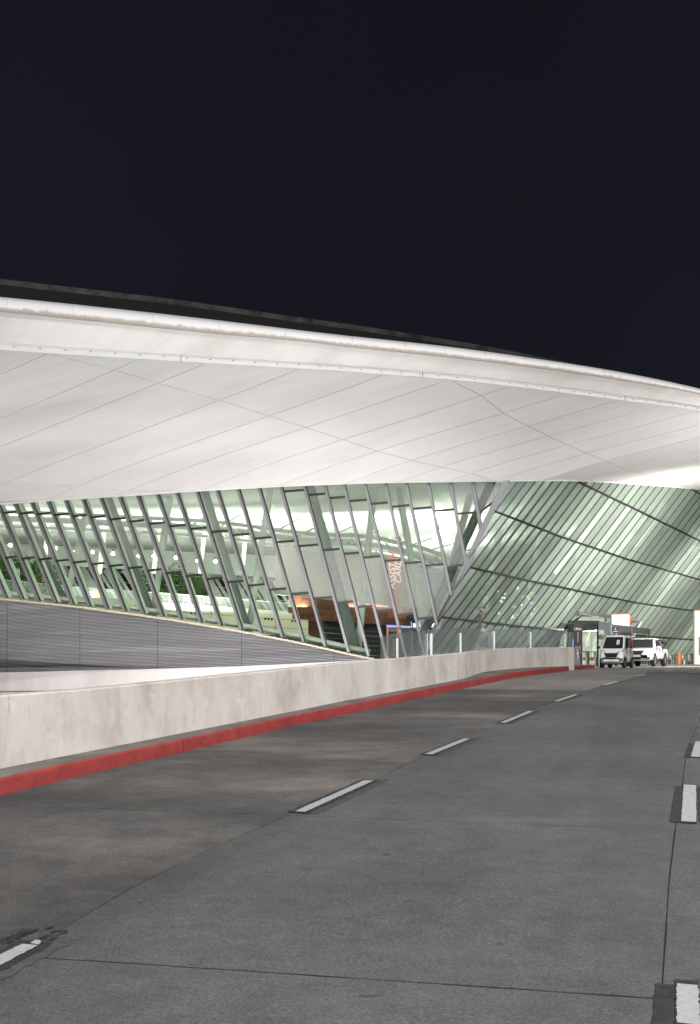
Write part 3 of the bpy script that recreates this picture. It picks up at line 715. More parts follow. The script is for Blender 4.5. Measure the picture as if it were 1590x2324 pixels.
for j, b_ in enumerate(bs):
    yt, yb = ytop(b_), ybot(b_)
    if 1231 < b_ < 1378:
        yb = y_on(b_, DOORTOP, 1420.)
    ys_ = [y_on(b_, T) for T in (Rm, R1, R2, R3, R4)]
    lv.append((yt, yb, ys_))
    if yt >= yb - 3: continue
    n = snrm(b_)
    MB().bar(sp_(b_, yt) - n * .0, sp_(b_, yb) - n * .0, .065, .05, n).out('mullion', M['darksteel'], side_f)
    MB().bar(sp_(b_, yt) + n * .12, sp_(b_, yb) + n * .12, .03, .05, n).out('glass_fin', M['darksteel'] if j % 3 else M['fin'], side_f)
for j in range(len(bs) - 1):
    b0, b1 = bs[j], bs[j + 1]; n = snrm(b0); (t0, e0, y0), (t1, e1, y1) = lv[j], lv[j + 1]
    la = [t0] + [y for y in y0 if t0 + 4 < y < e0 - 4] + [e0]; 
    lb = [t1] + [y for y, ya in zip(y1, y0) if t0 + 4 < ya < e0 - 4] + [e1]
    lb = [min(max(y, t1), e1) for y in lb]
    for r in range(len(la) - 1):
        if la[r + 1] - la[r] < 1: continue
        q = [[sp_(b0, la[r]), sp_(b1, lb[r])], [sp_(b0, la[r + 1]), sp_(b1, lb[r + 1])]]
        MB().slab([[p + n * .03 for p in row] for row in q], n * .02).out('glass_pane', M['glass_side'][random.choice([0, 0, 1, 2])], side_f)
        if r > 0: MB().bar(sp_(b0, la[r]) - n * .05, sp_(b1, lb[r]) - n * .05, .09, .1, n).out('transom', M['gasket'], side_f)
MB().bar(D(1312, 1391, smooth(Y2, 1230) - .1), D(1449, 1409, smooth(Y2, 1380) - .1), .2, .3).out('door_head_beam', M['mullion'], side_f)
# louvre wall ---------------------------------------------------------
def YB(px): return geY(px) + .7
yb_t = [(-500, 1547), (0, 1527.5), (182, 1523), (358, 1519), (550, 1513), (759, 1503.5), (905, 1495)]
lou = MB(); X_ = [-480 + 30 * i for i in range(46)]
lou.sheet([[D(px, interp(yb_t, px) + 1, YB(px) + .05), D(px, max(interp(YT, px), 0) + 3, YB(px) + .05)] for px in X_ if px < 870])
lou = lou.out('louvre_wall', M['louvreback'], bld)
seams = [-480, -330, -155, 17, 182, 358, 549, 759, 872]
for a, b_ in zip(seams, seams[1:]):
    b = MB(); a += .5; b2 = b_ - .5
    for k in range(75):
        def z_of(px): return D(px, interp(yb_t, px), YB(px)).z + .03 + k * .082
        def zt_of(px): return D(px, interp(YT, px), YB(px)).z - .05
        N = 8; e = None; pr = None
        P = []
        for j in range(N + 1):
            px = lerp(a, b2, j / N)
            if z_of(px) > zt_of(px):
                if pr is not None:
                    lo, hi = pr, px
                    for _ in range(12):
                        md = (lo + hi) / 2
                        if z_of(md) > zt_of(md): hi = md
                        else: lo = md
                    P.append(lo)
                break
            P.append(px); pr = px
        if len(P) < 2: continue
        tw = random.uniform(-.012, .012)
        rr = []
        for px in (P[0], (P[0] + P[-1]) / 2, P[-1]):
            p = D(px, 1500, YB(px)); p.z = z_of(px)
            rr.append([p + Vector((0, -.02, -.03)), p + Vector((0, -.085 + tw, -.012)), p + Vector((0, -.085 - tw, .012)), p + Vector((0, -.02, .024))])
        b.sheet(rr)
    b.out('louvre_panel', M['louvre'], lou)
MB().sheet([[D(px, 1700, YB(px) - .12), D(px, interp(yb_t, px) - .5, YB(px) - .12), D(px, interp(yb_t, px) - .5, YB(px) + .1)] for px in [-480 + 40 * i for i in range(36)]]).out('base_wall', M['lowwall'], bld)
MB().slab([[D(px, 1569 - px * .008, YB(px) - .5), D(px, 1569 - px * .008, YB(px) - .14)] for px in [-480 + 40 * i for i in range(25)]], (0, 0, -.06)).out('base_ledge', M['walk'], bld)

# hall interior -------------------------------------------------------
hall = MB()
cx = [-900 + 60 * i for i in range(50)]
c0 = [D(px, smooth(GE, px) - 9, geY(px) + .6) for px in cx]
hall.sheet([c0, [p + Vector((0, 18, .6)) for p in c0], [Vector((p.x * 1.25, max(p.y + 30, 156), p.z + .4)) for p in c0]])
hall = hall.out('hall_ceiling', M['ceiling'], bld)
MB().box(-95, 95, 156.2, 156.6, 0, 24).out('hall_back_wall', M['backwall'], bld)
hf = MB(); fl = [D(px, 1500, YB(px) + 1.2) for px in [-450 + 60 * i for i in range(24)]]
fr = [D(b_, 1500, smooth(Y2, b_) + .3) for b_ in [960 + 50 * i for i in range(14)]]
pts = [Vector((p.x, p.y, 1.47)) for p in fl + fr]
hf.add(pts + [Vector((95, 156, 1.47)), Vector((-95, 156, 1.47))], [tuple(range(len(pts) + 2))])
hf.out('hall_floor', M['hallfloor'], bld)
# balcony parapet with glass rail
def bal(px): 
    t = px / 705; return lerp(72, 84, t)
BT = [(-300, 1322), (0, 1337), (161, 1352), (308, 1363), (411, 1369.6), (545, 1380), (704, 1392)]
bq = [-300, -180, -60, 50, 161, 240, 308, 411, 480, 545, 625, 704]
bal_o = None
for a, b_ in zip(bq, bq[1:]):
    for lev in range(3):
        r_ = []
        for px in (a + .6, b_ - .6):
            top = D(px, interp(BT, px), bal(px)); h = .62
            r_.append([top + Vector((0, 0, -h * lev - .015)), top + Vector((0, 0, -h * (lev + 1) + .015))])
        o = MB().slab(r_, (0, .12, 0)).out('balcony_panel', M['balcony'], bld)
MB().sheet([[D(px, interp(BT, px) + 2, bal(px) + .1), D(px, interp(BT, px) + 90, bal(px) + .1)] for px in bq]).out('balcony_backing', M['darksteel'], bld)
for a, b_ in zip(bq, bq[1:]):
    t0 = D(a + 1, interp(BT, a + 1), bal(a) + .1); t1 = D(b_ - 1, interp(BT, b_ - 1), bal(b_) + .1)
    MB().slab([[t0, t1], [t0 + Vector((0, 0, .62)), t1 + Vector((0, 0, .62))]], (0, .02, 0)).out('balcony_glass', M['balustrade'], bld)
MB().tube([D(px, interp(BT, px), bal(px) + .11) + Vector((0, 0, .64)) for px in bq], .025, 6).out('balcony_rail', M['strutwhite'], bld)
for px, py in ((602, 1404.5), (609.5, 1405), (617, 1405.5), (663, 1409), (669.5, 1409.5), (434, 1392), (443, 1393)):
    p = D(px, py, bal(px) - .03); MB().tube([p, p + Vector((0, .03, 0))], .1, 14).out('porthole', M['plastic'], bld)
# columns in V pairs, trusses
def col(a, b_, r, m_, nm='inclined_column'): return MB().tube([a, a.lerp(b_, .5), b_], r, 14).out(nm, M[m_], bld, True)
for bx_, tx_, by_ in ((144, 42, 1366), (342.6, 246, 1393), (560, 466, 1429), (808, 706, 1474)):
    Y = YB(bx_) + 1.6
    col(D(bx_, by_, Y), D(tx_ - 8, smooth(GE, tx_) - 12, geY(tx_) + 1.7), .29, 'strut')
    lx = bx_ + {144: 62, 342.6: 46, 560: 56, 808: 44}[bx_]
    col(D(bx_ + 5, by_, Y + .5), D(lx, smooth(GE, lx) - 10, Y + 2), .19, 'strutwhite')
    MB().tube([D(bx_ - 7, by_ + 2, Y), D(bx_ + 12, by_ + 5, Y)], .3, 10).out('column_foot', M['strutwhite'], bld)
col(D(972, 1470, 63), D(900, 1085, 62), .2, 'strutwhite'); col(D(1000, 1380, 66), D(1080, 1080, 66), .22, 'strutwhite')
for a in (104, 232, 355, 460, 555):
    col(D(a - 6, 1300, 79), D(a + 10, 1150, 76), .16, 'strutwhite')
MB().tube([D(px, interp(YT, px) - 9, YB(px) + 1) for px in range(-300, 870, 60)], .17, 10).out('base_tube', M['strutwhite'], bld, True)
T1 = [(-250, 1155), (60, 1163), (260, 1172), (500, 1186), (700, 1212), (840, 1218), (985, 1252), (1090, 1305), (1150, 1340)]
for dy, r, dY in ((0, .13, 0), (16, .22, 1.5), (34, .12, 3)):
    MB().tube([D(px, smooth(T1, px) + dy, 70 + dY) for px in range(-240, 1140, 40)], r, 8).out('roof_truss_tube', M['strutwhite'], bld, True)
for k in range(22):
    px = 300 + 38 * k
    if px > 1080: break
    MB().tube([D(px, smooth(T1, px) - 2, 70), D(px + 24, smooth(T1, px + 24) + 34, 73)], .06, 6).out('truss_web', M['strutwhite'], bld)
for k in range(12):
    MB().tube([D(430 + 60 * k, 1196 + 6 * k, 71), D(500 + 60 * k, 1150 + 9 * k, 77)], .05, 6).out('ceiling_brace', M['strut'], bld)
# far inclined glazing bars
dk = MB(); dk.sheet([[D(px, 1286 + px * .05, 101), D(px, 1420, 101)] for px in (-200, 200, 500, 720)]); dk.out('far_glazing', M['dark'], bld)
for k in range(14):
    for x0 in ((128, 1285), (470, 1310)):
        px = x0[0] + 19 * k
        if (x0[0] == 128 and px > 320) or (x0[0] == 470 and px > 640): continue
        MB().bar(D(px, x0[1] + k * 1.2, 99.5), D(px + 62, x0[1] + 105, 99.5), .28 if k % 3 else .7, .3).out('far_glazing_bar', M['fin'], bld)
for k in range(4):
    MB().bar(D(120, 1292 + 22 * k, 100.2), D(700, 1322 + 22 * k, 100.2), .08, .1).out('far_glazing_rail', M['fin'], bld)
# upper gallery wall with a row of lamps
MB().slab([[D(-250, 1222, 97), D(640, 1262, 97)], [D(-250, 1262, 96), D(640, 1312, 96)]], (0, .4, 0)).out('gallery_soffit', M['backwall'], bld)
# beige, wood and tile walls of the shops
for a, b_ in ((625, 690), (690, 757), (757, 824), (824, 890), (890, 955)):
    MB().slab([[D(a + .5, 1231 + (a - 625) * .12, 76), D(b_ - .5, 1231 + (b_ - 625) * .12, 76)], [D(a + .5, 1349 + (a - 625) * .1, 76), D(b_ - .5, 1349 + (b_ - 625) * .1, 76)]], (0, .3, 0)).out('blind_panel', M['beige'], bld)
for r in range(4):
    for c_ in range(9):
        a = 655 + 30 * c_ + (r % 2) * 9; y0 = 1351 + 13.5 * r + (a - 655) * .06
        MB().slab([[D(a, y0, 77 + .05 * ((r + c_) % 2)), D(a + 29.5, y0 + 1.6, 77)], [D(a, y0 + 13, 77), D(a + 29.5, y0 + 14.6, 77)]], (0, .3, 0)).out('wood_panel', M['wood'], bld)
MB().box(*(lambda p, q: (p.x, q.x, 77.6, 78, q.z, p.z))(D(700, 1345, 77.6), D(735, 1440, 77.6))).out('wood_pier', M['wood'], bld)
MB().box(*(lambda p, q: (p.x, q.x, 78.2, 78.5, 1.5, p.z))(D(730, 1400, 78), D(1010, 1500, 78))).out('shopfront', M['dark'], bld)
for k in range(6):
    MB().bar(D(735, 1425 + 11 * k, 77), D(860, 1434 + 11 * k, 77), .06, .06).out('shutter_rail', M['strut'] if k % 2 else M['darksteel'], bld)
for r in range(11):
    for c_ in range(2):
        a = 950 + 48 * c_; y0 = 1290 + 11 * r
        MB().slab([[D(a, y0, 68), D(a + 47.4, y0, 68)], [D(a, y0 + 10.4, 68), D(a + 47.4, y0 + 10.4, 68)]], (0, .3, 0)).out('wall_tile', M['whitetile'], bld)
for a, b_, y0, y1, m_ in ((878, 905, 1411, 1426, 'bluelight'), (905, 935, 1411, 1426, 'bluelight'), (945, 975, 1408, 1414, 'bluelight'), (938, 1000, 1415, 1424, 'whitelight'), (950, 962, 1428, 1475, 'whitelight'), (878, 905, 1427, 1433, 'cream')):
    p, q = D(a, y0, 77.9), D(b_, y1, 77.9); MB().box(p.x, q.x, 77.75, 77.95, q.z, p.z).out('lit_shop_sign', M[m_], bld)
# things seen through the right glazing
for a, y0, w in ((1020, 1396, 21), (1080, 1386, 20), (1092, 1396, 18), (1490, 1418, 9), (1512, 1424, 8)):
    Y = 71 if a < 1200 else 126
    p, q = D(a, y0, Y), D(a + w, y0 + 13, Y)
    MB().box(p.x, q.x, Y, Y + .1, q.z, p.z).out('orange_panel', M['orangepanel'], bld)
for a, y0, a2, y1, m_ in ((1187, 1400, 1222, 1357, 'bluelight'), (1205, 1404, 1222, 1386, 'whitelight')):
    MB().bar(D(a, y0, 80), D(a2, y1, 80), .12, .1).out('diagonal_light', M[m_], bld)
for k in range(70):
    px = random.uniform(1130, 1215); py = random.uniform(1330, 1425); p = D(px, py, 86)
    MB().box(p.x - .07, p.x + .07, 86, 86.1, p.z - .05, p.z + .05).out('hanging_light', M['striplight'], bld)
for k, (a, y0, a2, y1) in enumerate([(1290, 1215, 1400, 1090), (1330, 1210, 1420, 1100), (1350, 1330, 1440, 1215), (1440, 1240, 1520, 1130), (1260, 1300, 1330, 1215), (1500, 1330, 1580, 1240)]):
    MB().bar(D(a, y0, 98), D(a2, y1, 95), .35, .2).out('hall_light_line', M['striplight'], bld)
for k in range(4):
    MB().tube([D(1080 + 95 * k, 1510, 90 + 3 * k), D(1150 + 95 * k, 1120 + 12 * k, 90 + 3 * k)], .3, 10).out('inclined_column', M['strutwhite'], bld, True)
MB().slab([[D(1330, 1290, 108), D(1590, 1300, 112)], [D(1330, 1325, 108), D(1590, 1340, 112)]], (0, 1, 0)).out('mezzanine_band', M['balcony'], bld)
# entrance vestibule --------------------------------------------------
ves = MB()
def wallseg(px0, y0, Y0, px1, y1, Y1):   # plan points with top height
    return D(px0, y0, Y0), D(px1, y1, Y1)
VL, VC, VR, VE = D(1290, 1413, 70), D(1359.5, 1413.5, 66.5), D(1400, 1418, 70), D(1476, 1425, 79)
zt = VC.z
g0 = gz(75)
vest = MB()
def fr(a, b_, z0, z1, w=.14): vest.hexa([Vector((a.x, a.y, z0)), Vector((b_.x, b_.y, z0)), Vector((b_.x, b_.y + w, z0)), Vector((a.x, a.y + w, z0)), Vector((a.x, a.y, z1)), Vector((b_.x, b_.y, z1)), Vector((b_.x, b_.y + w, z1)), Vector((a.x, a.y + w, z1))])
fr(VL, VC, zt - .45, zt); fr(VC, VE, zt - .42, zt); fr(VC, VE, zt - 1.0, zt - .72)
vest = vest.out('entrance_vestibule', M['darksteel'], bld)
for p, q, t0, t1 in ((VL, VC, -.0, .015), (VL, VC, .12, .15), (VL, VC, .42, .44), (VL, VC, .96, 1), (VC, VE, 0, .05), (VC, VE, .3, .33), (VC, VE, .6, .63), (VC, VE, .97, 1)):
    a = p.lerp(q, t0); b_ = p.lerp(q, t1)
    MB().hexa([Vector((a.x, a.y, g0)), Vector((b_.x, b_.y, g0)), Vector((b_.x, b_.y + .15, g0)), Vector((a.x, a.y + .15, g0)), Vector((a.x, a.y, zt)), Vector((b_.x, b_.y, zt)), Vector((b_.x, b_.y + .15, zt)), Vector((a.x, a.y + .15, zt))]).out('vestibule_post', M['strut'] if t1 < .9 else M['darksteel'], vest)
for p, q in ((VL, VL.lerp(VC, .43)), (VL.lerp(VC, .44), VC), (VC, VC.lerp(VE, .3)), (VC.lerp(VE, .33), VC.lerp(VE, .6)), (VC.lerp(VE, .63), VE)):
    MB().slab([[Vector((p.x, p.y + .05, g0)), Vector((q.x, q.y + .05, g0))], [Vector((p.x, p.y + .05, zt - .45)), Vector((q.x, q.y + .05, zt - .45))]], (0, .02, 0)).out('vestibule_glass', M['glass'], vest)
MB().slab([[VL, VC], [Vector((VL.x + 2, 76, zt)), Vector((VE.x, 84, zt))]], (0, 0, .12)).out('vestibule_roof', M['darksteel'], vest)
for k in range(4):
    p = D(1325 + 9 * k, 1428, 80 + k); MB().box(p.x - .25, p.x + .25, p.y, p.y + .3, p.z - .15, p.z + .15).out('vestibule_lamp', M['lampglow'] if k % 2 else M['striplight'], vest)
for px, w, m_, y0 in ((1300, 5, 'bluelight', 1450), (1336, 5, 'whitelight', 1458), (1346, 4, 'orangepanel', 1450), (1368, 5, 'orangepanel', 1440), (1352, 3, 'whitelight', 1470)):
    p, q = D(px, y0, 93), D(px + w, 1495, 93); MB().box(p.x, q.x, 93, 93.2, q.z, p.z).out('shop_display', M[m_], vest)

for k in range(4):
    a = 1284 + 30 * k
    MB().slab([[D(a, 1400, 90), D(a + 29, 1400, 90)], [D(a, 1509, 90), D(a + 29, 1509, 90)]], (0, .1, 0)).out('added_inner_screen', M['ceiling' if k % 3 else 'glass_haze'], vest)  # pale screens added to make the entrance look bright
for k in range(5): MB().bar(D(1305 + 26 * k, 1506, 86), D(1352 + 26 * k, 1412, 86), .12, .12).out('inner_brace', M['strutwhite'], vest)
# ------------------------------------------------------------------ things inside the hall
for k in range(15):
    px = -20 + 47 * k + random.uniform(-8, 8); py = 1234 + px * .078 + random.uniform(-2, 2)
    if px > 690: break
    p = D(px, py, 93)
    t = tag(empty('gallery_lamp', p), ['leftmost', 'second from left', 'third from left', 'fourth from left', 'fifth from left', 'sixth from left', 'seventh from left', 'middle', 'seventh from right', 'sixth from right', 'fifth from right', 'fourth from right', 'third from right', 'second from right', 'rightmost'][k] + ' of the glowing white lamps in a row behind the left glazing', 'lamp', 'row of glowing gallery lamps')
    MB().tube([(0, 0, .02), (0, -.1, -.12)], [.1, .16], 10).out('lamp_lens', M['lampglow'], t)
    MB().tube([(0, .05, .3), (0, .02, .05)], .1, 8).out('lamp_housing', M['darksteel'], t)
def tree(px, py, w, h, Y, label, n=2600):
    base_ = D(px, 1410, Y); base_.z = 1.5
    t = tag(empty('indoor_tree', base_), label, 'tree')
    c_ = D(px, py, Y) - base_
    MB().tube([(0, 0, 0), (.1, 0, c_.z * .5), (0, 0, c_.z)], [.16, .12, .05], 8).out('trunk', M['bark'], t)
    b = MB(); rx, rz = w / 2 * Y / F, h / 2 * Y / F
    cl = [(random.uniform(-.8, .8), random.uniform(-.8, .8), random.uniform(-.8, .8), random.uniform(.3, .55)) for _ in range(26)]
    for _ in range(n):
        a = random.choice(cl); v_ = Vector((random.gauss(0, 1), random.gauss(0, 1), random.gauss(0, 1))).normalized() * a[3] * random.uniform(.6, 1)
        p = Vector(((a[0] + v_.x) * rx, (a[1] + v_.y) * 1.6, c_.z + (a[2] + v_.z) * rz))
        s_ = random.uniform(.07, .16); u_ = Vector((random.gauss(0, 1), random.gauss(0, 1), random.gauss(0, 1))).normalized(); w_ = u_.orthogonal().normalized()
        b.add([p + u_ * s_, p + w_ * s_ * .5, p - u_ * s_, p - w_ * s_ * .5], [(0, 1, 2, 3)])
    o = b.out('crown', M['leaf'], t); return t
tree(18, 1302, 90, 92, 92, 'leafy green indoor tree behind the board at the far left end of the balcony')
tree(85, 1308, 90, 88, 91, 'leafy green indoor tree just behind the man in black')
tree(370, 1328, 100, 92, 92, 'largest leafy indoor tree behind the middle of the balcony')
tree(438, 1345, 70, 74, 91, 'small indoor tree with some brown leaves right of the largest tree', 1500)
p = D(38, 1290, 73.5)
t = tag(empty('display_board', D(38, 1342, 73.5)), 'leaning white information board with black bars behind the balcony', 'board')
MB().slab([[Vector((-.3, 0, 0)), Vector((.18, 0, 0))], [Vector((-.3, 0, 1.55)), Vector((.18, 0, 1.5))]], (0, .06, 0)).out('board_face', M['whitetile'], t)
for k in range(3): MB().box(-.22 + .03 * k, .15, -.02, -.005, 1.15 - .12 * k, 1.19 - .12 * k).out('black_bar', M['plastic'], t)
MB().box(-.02, .1, -.02, -.005, .55, .7).out('black_mark', M['plastic'], t)
t = tag(empty('reception_kiosk', D(204, 1360, 78)), 'small white kiosk with orange end panel standing on the balcony', 'kiosk')
MB().box(-.45, .38, 0, .5, -.1, .55).out('kiosk_body', M['whitetile'], t, bevel=.03)
MB().box(.39, .6, 0, .5, -.15, .62).out('kiosk_end', M['orange'], t, bevel=.02)
# people
def person(loc, rz, shirt, legs, label, height=1.7, cap=None, arms=((.28, .05, .75), (.27, .1, .78))):
    s = height / 1.7
    t = tag(empty('person', loc, rz), label, 'person'); t.scale = (s, s, s)
    J = [(0, 0, .93), (0, .01, 1.15), (0, 0, 1.38), (0, 0, 1.47), (0, -.01, 1.55), (0, -.01, 1.66),
         (.17, 0, 1.38), (arms[0][0], .02, 1.1), (arms[0][0] - .02, arms[0][1] - .12, arms[0][2] + .08), (-.17, 0, 1.38), (-arms[1][0], .02, 1.1), (-arms[1][0] + .02, arms[1][1] - .12, arms[1][2] + .08),
         (.09, 0, .88), (.1, -.02, .48), (.1, .01, .08), (.1, -.14, .04), (-.09, 0, .88), (-.1, -.01, .48), (-.11, .03, .08), (-.12, -.12, .04)]
    E_ = [(0, 1), (1, 2), (2, 3), (3, 4), (4, 5), (2, 6), (6, 7), (7, 8), (2, 9), (9, 10), (10, 11), (0, 12), (12, 13), (13, 14), (14, 15), (0, 16), (16, 17), (17, 18), (18, 19)]
    rad = [.14, .125, .13, .055, .085, .085, .062, .045, .035, .062, .045, .035, .085, .058, .042, .035, .085, .058, .042, .035]
    def skinned(name, idx, mt, k=1., top=t):
        idm = {j: n_ for n_, j in enumerate(idx)}
        me = bpy.data.meshes.new(name); me.from_pydata([J[j] for j in idx], [(idm[a], idm[b_]) for a, b_ in E_ if a in idm and b_ in idm], [])
        o = bpy.data.objects.new(name, me); COL.objects.link(o); o.parent = top; me.materials.append(mt)
        o.modifiers.new('s', 'SKIN'); sv = me.skin_vertices[0].data
        for n_, j in enumerate(idx): sv[n_].radius = (rad[j] * k * (1.25 if j in (0, 1, 2) else 1), rad[j] * k * (.85 if j in (0, 1, 2) else 1)); sv[n_].use_root = (n_ == 0)
        m2 = o.modifiers.new('u', 'SUBSURF'); m2.levels = 1; m2.render_levels = 1
        return o
    skinned('body', list(range(20)), M['skin'])
    skinned('shirt', [0, 1, 2, 6, 7, 9, 10], shirt, 1.14); skinned('trousers', [0, 12, 13, 14, 16, 17, 18], legs, 1.17)
    MB().tube([(0, .01, 1.6), (0, .01, 1.66), (0, .0, 1.73), (0, 0, 1.76)], [.098, .104, .085, .02], 12).out('hair' if not cap else 'cap', cap or M['hair'], t, True)
    for q in (-.03, .03): MB().box(q - .011, q + .011, -.102, -.085, 1.61, 1.622).out('eye', M['plastic'], t)
    MB().box(-.012, .012, -.12, -.09, 1.575, 1.605).out('nose', M['skin'], t)
    for sx_, j in ((1, 8), (-1, 11)):
        for f_ in range(5):
            a = Vector(J[j]); MB().tube([a + Vector((.012 * (f_ - 2), -.01, -.03)), a + Vector((.015 * (f_ - 2), -.025, -.075)), a + Vector((.013 * (f_ - 2), -.01, -.105 + .006 * abs(f_ - 2)))], [.009, .008, .006], 6).out('finger', M['skin'], t)
    return t
person(D(1575.5, 1507.5, 104) * 1, R(150), M['blueshirt'], M['trousers'], 'person in blue and white shirt and black trousers beside the tall white totem', 1.75, None, ((.27, .1, .75), (.2, -.05, .95))).location.z = gz(104)
pm = person(D(98, 1346, 76), R(20), M['darkjacket'], M['trousers'], 'person in black clothes with orange cap standing behind the left balcony', 1.72, M['orange'])
pm.location = D(98, 1353, 74.5) - Vector((0, 0, .45))
# red banner
def text(s, size, M4, material, parent, name='lettering', align='CENTER', shear=0):
    cu = bpy.data.curves.new(name, 'FONT'); cu.body = s; cu.size = size; cu.align_x = align; cu.align_y = 'CENTER'; cu.extrude = .004; cu.shear = shear
    tmp = bpy.data.objects.new(name + '_curve', cu); COL.objects.link(tmp)
    me = bpy.data.meshes.new_from_object(tmp.evaluated_get(bpy.context.evaluated_depsgraph_get())); bpy.data.objects.remove(tmp)
    o = bpy.data.objects.new(name, me); COL.objects.link(o); me.materials.clear(); me.materials.append(material); o.parent = parent; o.matrix_local = M4; return o
RXX = Matrix.Rotation(R(90), 4, 'X')
bp = D(897, 1402, 74); t = tag(empty('banner', bp), 'tall red vertical banner with white lettering hanging by the shop wall', 'banner')
hgt = (1402 - 1220) / F * 74; wd = 31 / F * 74
MB().box(-wd / 2, wd / 2, 0, .03, 0, hgt).out('banner_cloth', M['banner'], t)
VR_ = Matrix.Rotation(R(90), 4, 'Y').inverted()
text('ASSIST', .62, Matrix.Translation((-.17, -.02, hgt * .52)) @ VR_ @ RXX, M['white'], t, shear=.2)
text('CARD', .62, Matrix.Translation((.24, -.02, hgt * .58)) @ VR_ @ RXX, M['white'], t, shear=.2)
# wire cage gate beside the parapet
gp = D(920, 1493, 54); gp.z = 1.45
t = tag(empty('wire_gate', gp), 'brown framed wire mesh gate between the louvre wall and glass balustrade', 'gate')
MB().box(-.9, -.82, 0, .08, 0, 1.95).box(-.38, -.3, 0, .08, 0, 1.95).box(-.9, -.3, 0, .08, 1.95, 2.02).out('gate_frame', M['rust'], t)
MB().box(-.9, .55, .3, .36, 1.9, 1.99).box(.3, .4, .3, .36, 0, 1.95).out('gate_lintel', M['plastic'], t)
for k in range(9): MB().box(-.8 + .125 * k, -.79 + .125 * k, .03, .05, 0, 1.9).out('mesh_wire', M['darksteel'], t)
for k in range(8): MB().box(-.85, .4, .05, .06, .2 + .23 * k, .215 + .23 * k).out('mesh_wire', M['darksteel'], t)

# ------------------------------------------------------------------ glass balustrade, camera mast
bal_ = tag(empty('glass_balustrade'), 'frameless glass balustrade with steel posts on top of the parapet wall', 'balustrade')
def on_wall(px):
    lo, hi = 12., 41.
    for _ in range(40):
        m_ = (lo + hi) / 2
        if 795 + F * (xw(m_) - .1) / m_ < px: lo = m_
        else: hi = m_
    y = m_; return Vector((xw(y) - .1, y, gz(y) + .17 + hw(y)))
pp = [902, 974.5, 1046, 1122.5, 1205, 1283]
ptop = {902: 44, 974.5: 49, 1046: 44, 1122.5: 40, 1205: 36, 1283: 30}
W0 = [on_wall(p) for p in [862] + pp]
for px, w in zip(pp, W0[1:]):
    h = ptop[px] / F * w.y
    b = MB(); b.box(w.x - .024, w.x + .024, w.y - .02, w.y + .02, w.z - .02, w.z + h)
    if px == 974.5: b = MB(); b.box(w.x - .09, w.x - .03, w.y - .02, w.y + .02, w.z - .02, w.z + h).box(w.x + .02, w.x + .08, w.y - .02, w.y + .02, w.z - .02, w.z + h)
    b.out('post', M['steel'], bal_)
    MB().box(w.x - .02, w.x + .02, w.y + .03, w.y + .05, w.z + h, w.z + h + 10 / F * w.y).out('glass_clamp', M['darksteel'], bal_)
for i in range(len(W0) - 1):
    a, b_ = W0[i], W0[i + 1]; ha = 57 / F * a.y if i else 50 / F * a.y; hb = (57 if i < 3 else 44 if i < 5 else 34) / F * b_.y
    if i >= 3: ha = (57 if i == 3 else 44) / F * a.y
    MB().slab([[a + Vector((.02, .03, .02)), b_ + Vector((-.02, .03, .02))], [a + Vector((.02, .03, ha)), b_ + Vector((-.02, .03, hb))]], (0, .02, 0)).out('glass_panel', M['balustrade'], bal_)
mp_ = D(1090, 1480, 44); mp_.z = 1.4
t = tag(empty('camera_mast', mp_), 'slim grey steel mast with a surveillance camera behind the glass balustrade', 'mast')
hm = D(1090, 1382, 44).z - 1.4
MB().tube([(0, 0, 0), (0, 0, hm * .9)], .055, 10).out('mast_pole', M['mullion'], t, True)
MB().tube([(0, 0, hm * .9), (.02, 0, hm)], .03, 8).out('mast_tip', M['mullion'], t)
MB().bar((-.1, 0, hm + .02), (.06, 0, hm + .06), .08, .1).out('bracket', M['darksteel'], t)
MB().bar((.02, -.05, hm + .02), (.24, -.1, hm - .16), .1, .1).out('camera_housing', M['mullion'], t, bevel=.015)

# ------------------------------------------------------------------ vehicles (x forward, y left, z up)
def loft(rings, seg=16):
    # ring = (x, half width, z bottom, z top, round)
    rws = []
    for x, hw_, z0, z1, tum in rings:
        row = []
        for k in range(seg):
            a = 2 * math.pi * k / seg; ca, sa = math.cos(a), math.sin(a)
            e = .38
            yv = hw_ * math.copysign(abs(ca) ** e, ca); zv = (z0 + z1) / 2 + (z1 - z0) / 2 * math.copysign(abs(sa) ** e, sa)
            if zv > (z0 + z1) / 2: yv *= 1 - tum * (zv - (z0 + z1) / 2) / ((z1 - z0) / 2)
            row.append(Vector((x, yv, zv)))
        rws.append(row)
    b = MB(); n = len(rws); vs = [p for r in rws for p in r]
    fs = [(i*seg+k, i*seg+(k+1) % seg, (i+1)*seg+(k+1) % seg, (i+1)*seg+k) for i in range(n-1) for k in range(seg)]
    fs += [tuple(range(seg)), tuple(reversed(range((n-1)*seg, n*seg)))]
    return b.add(vs, fs)
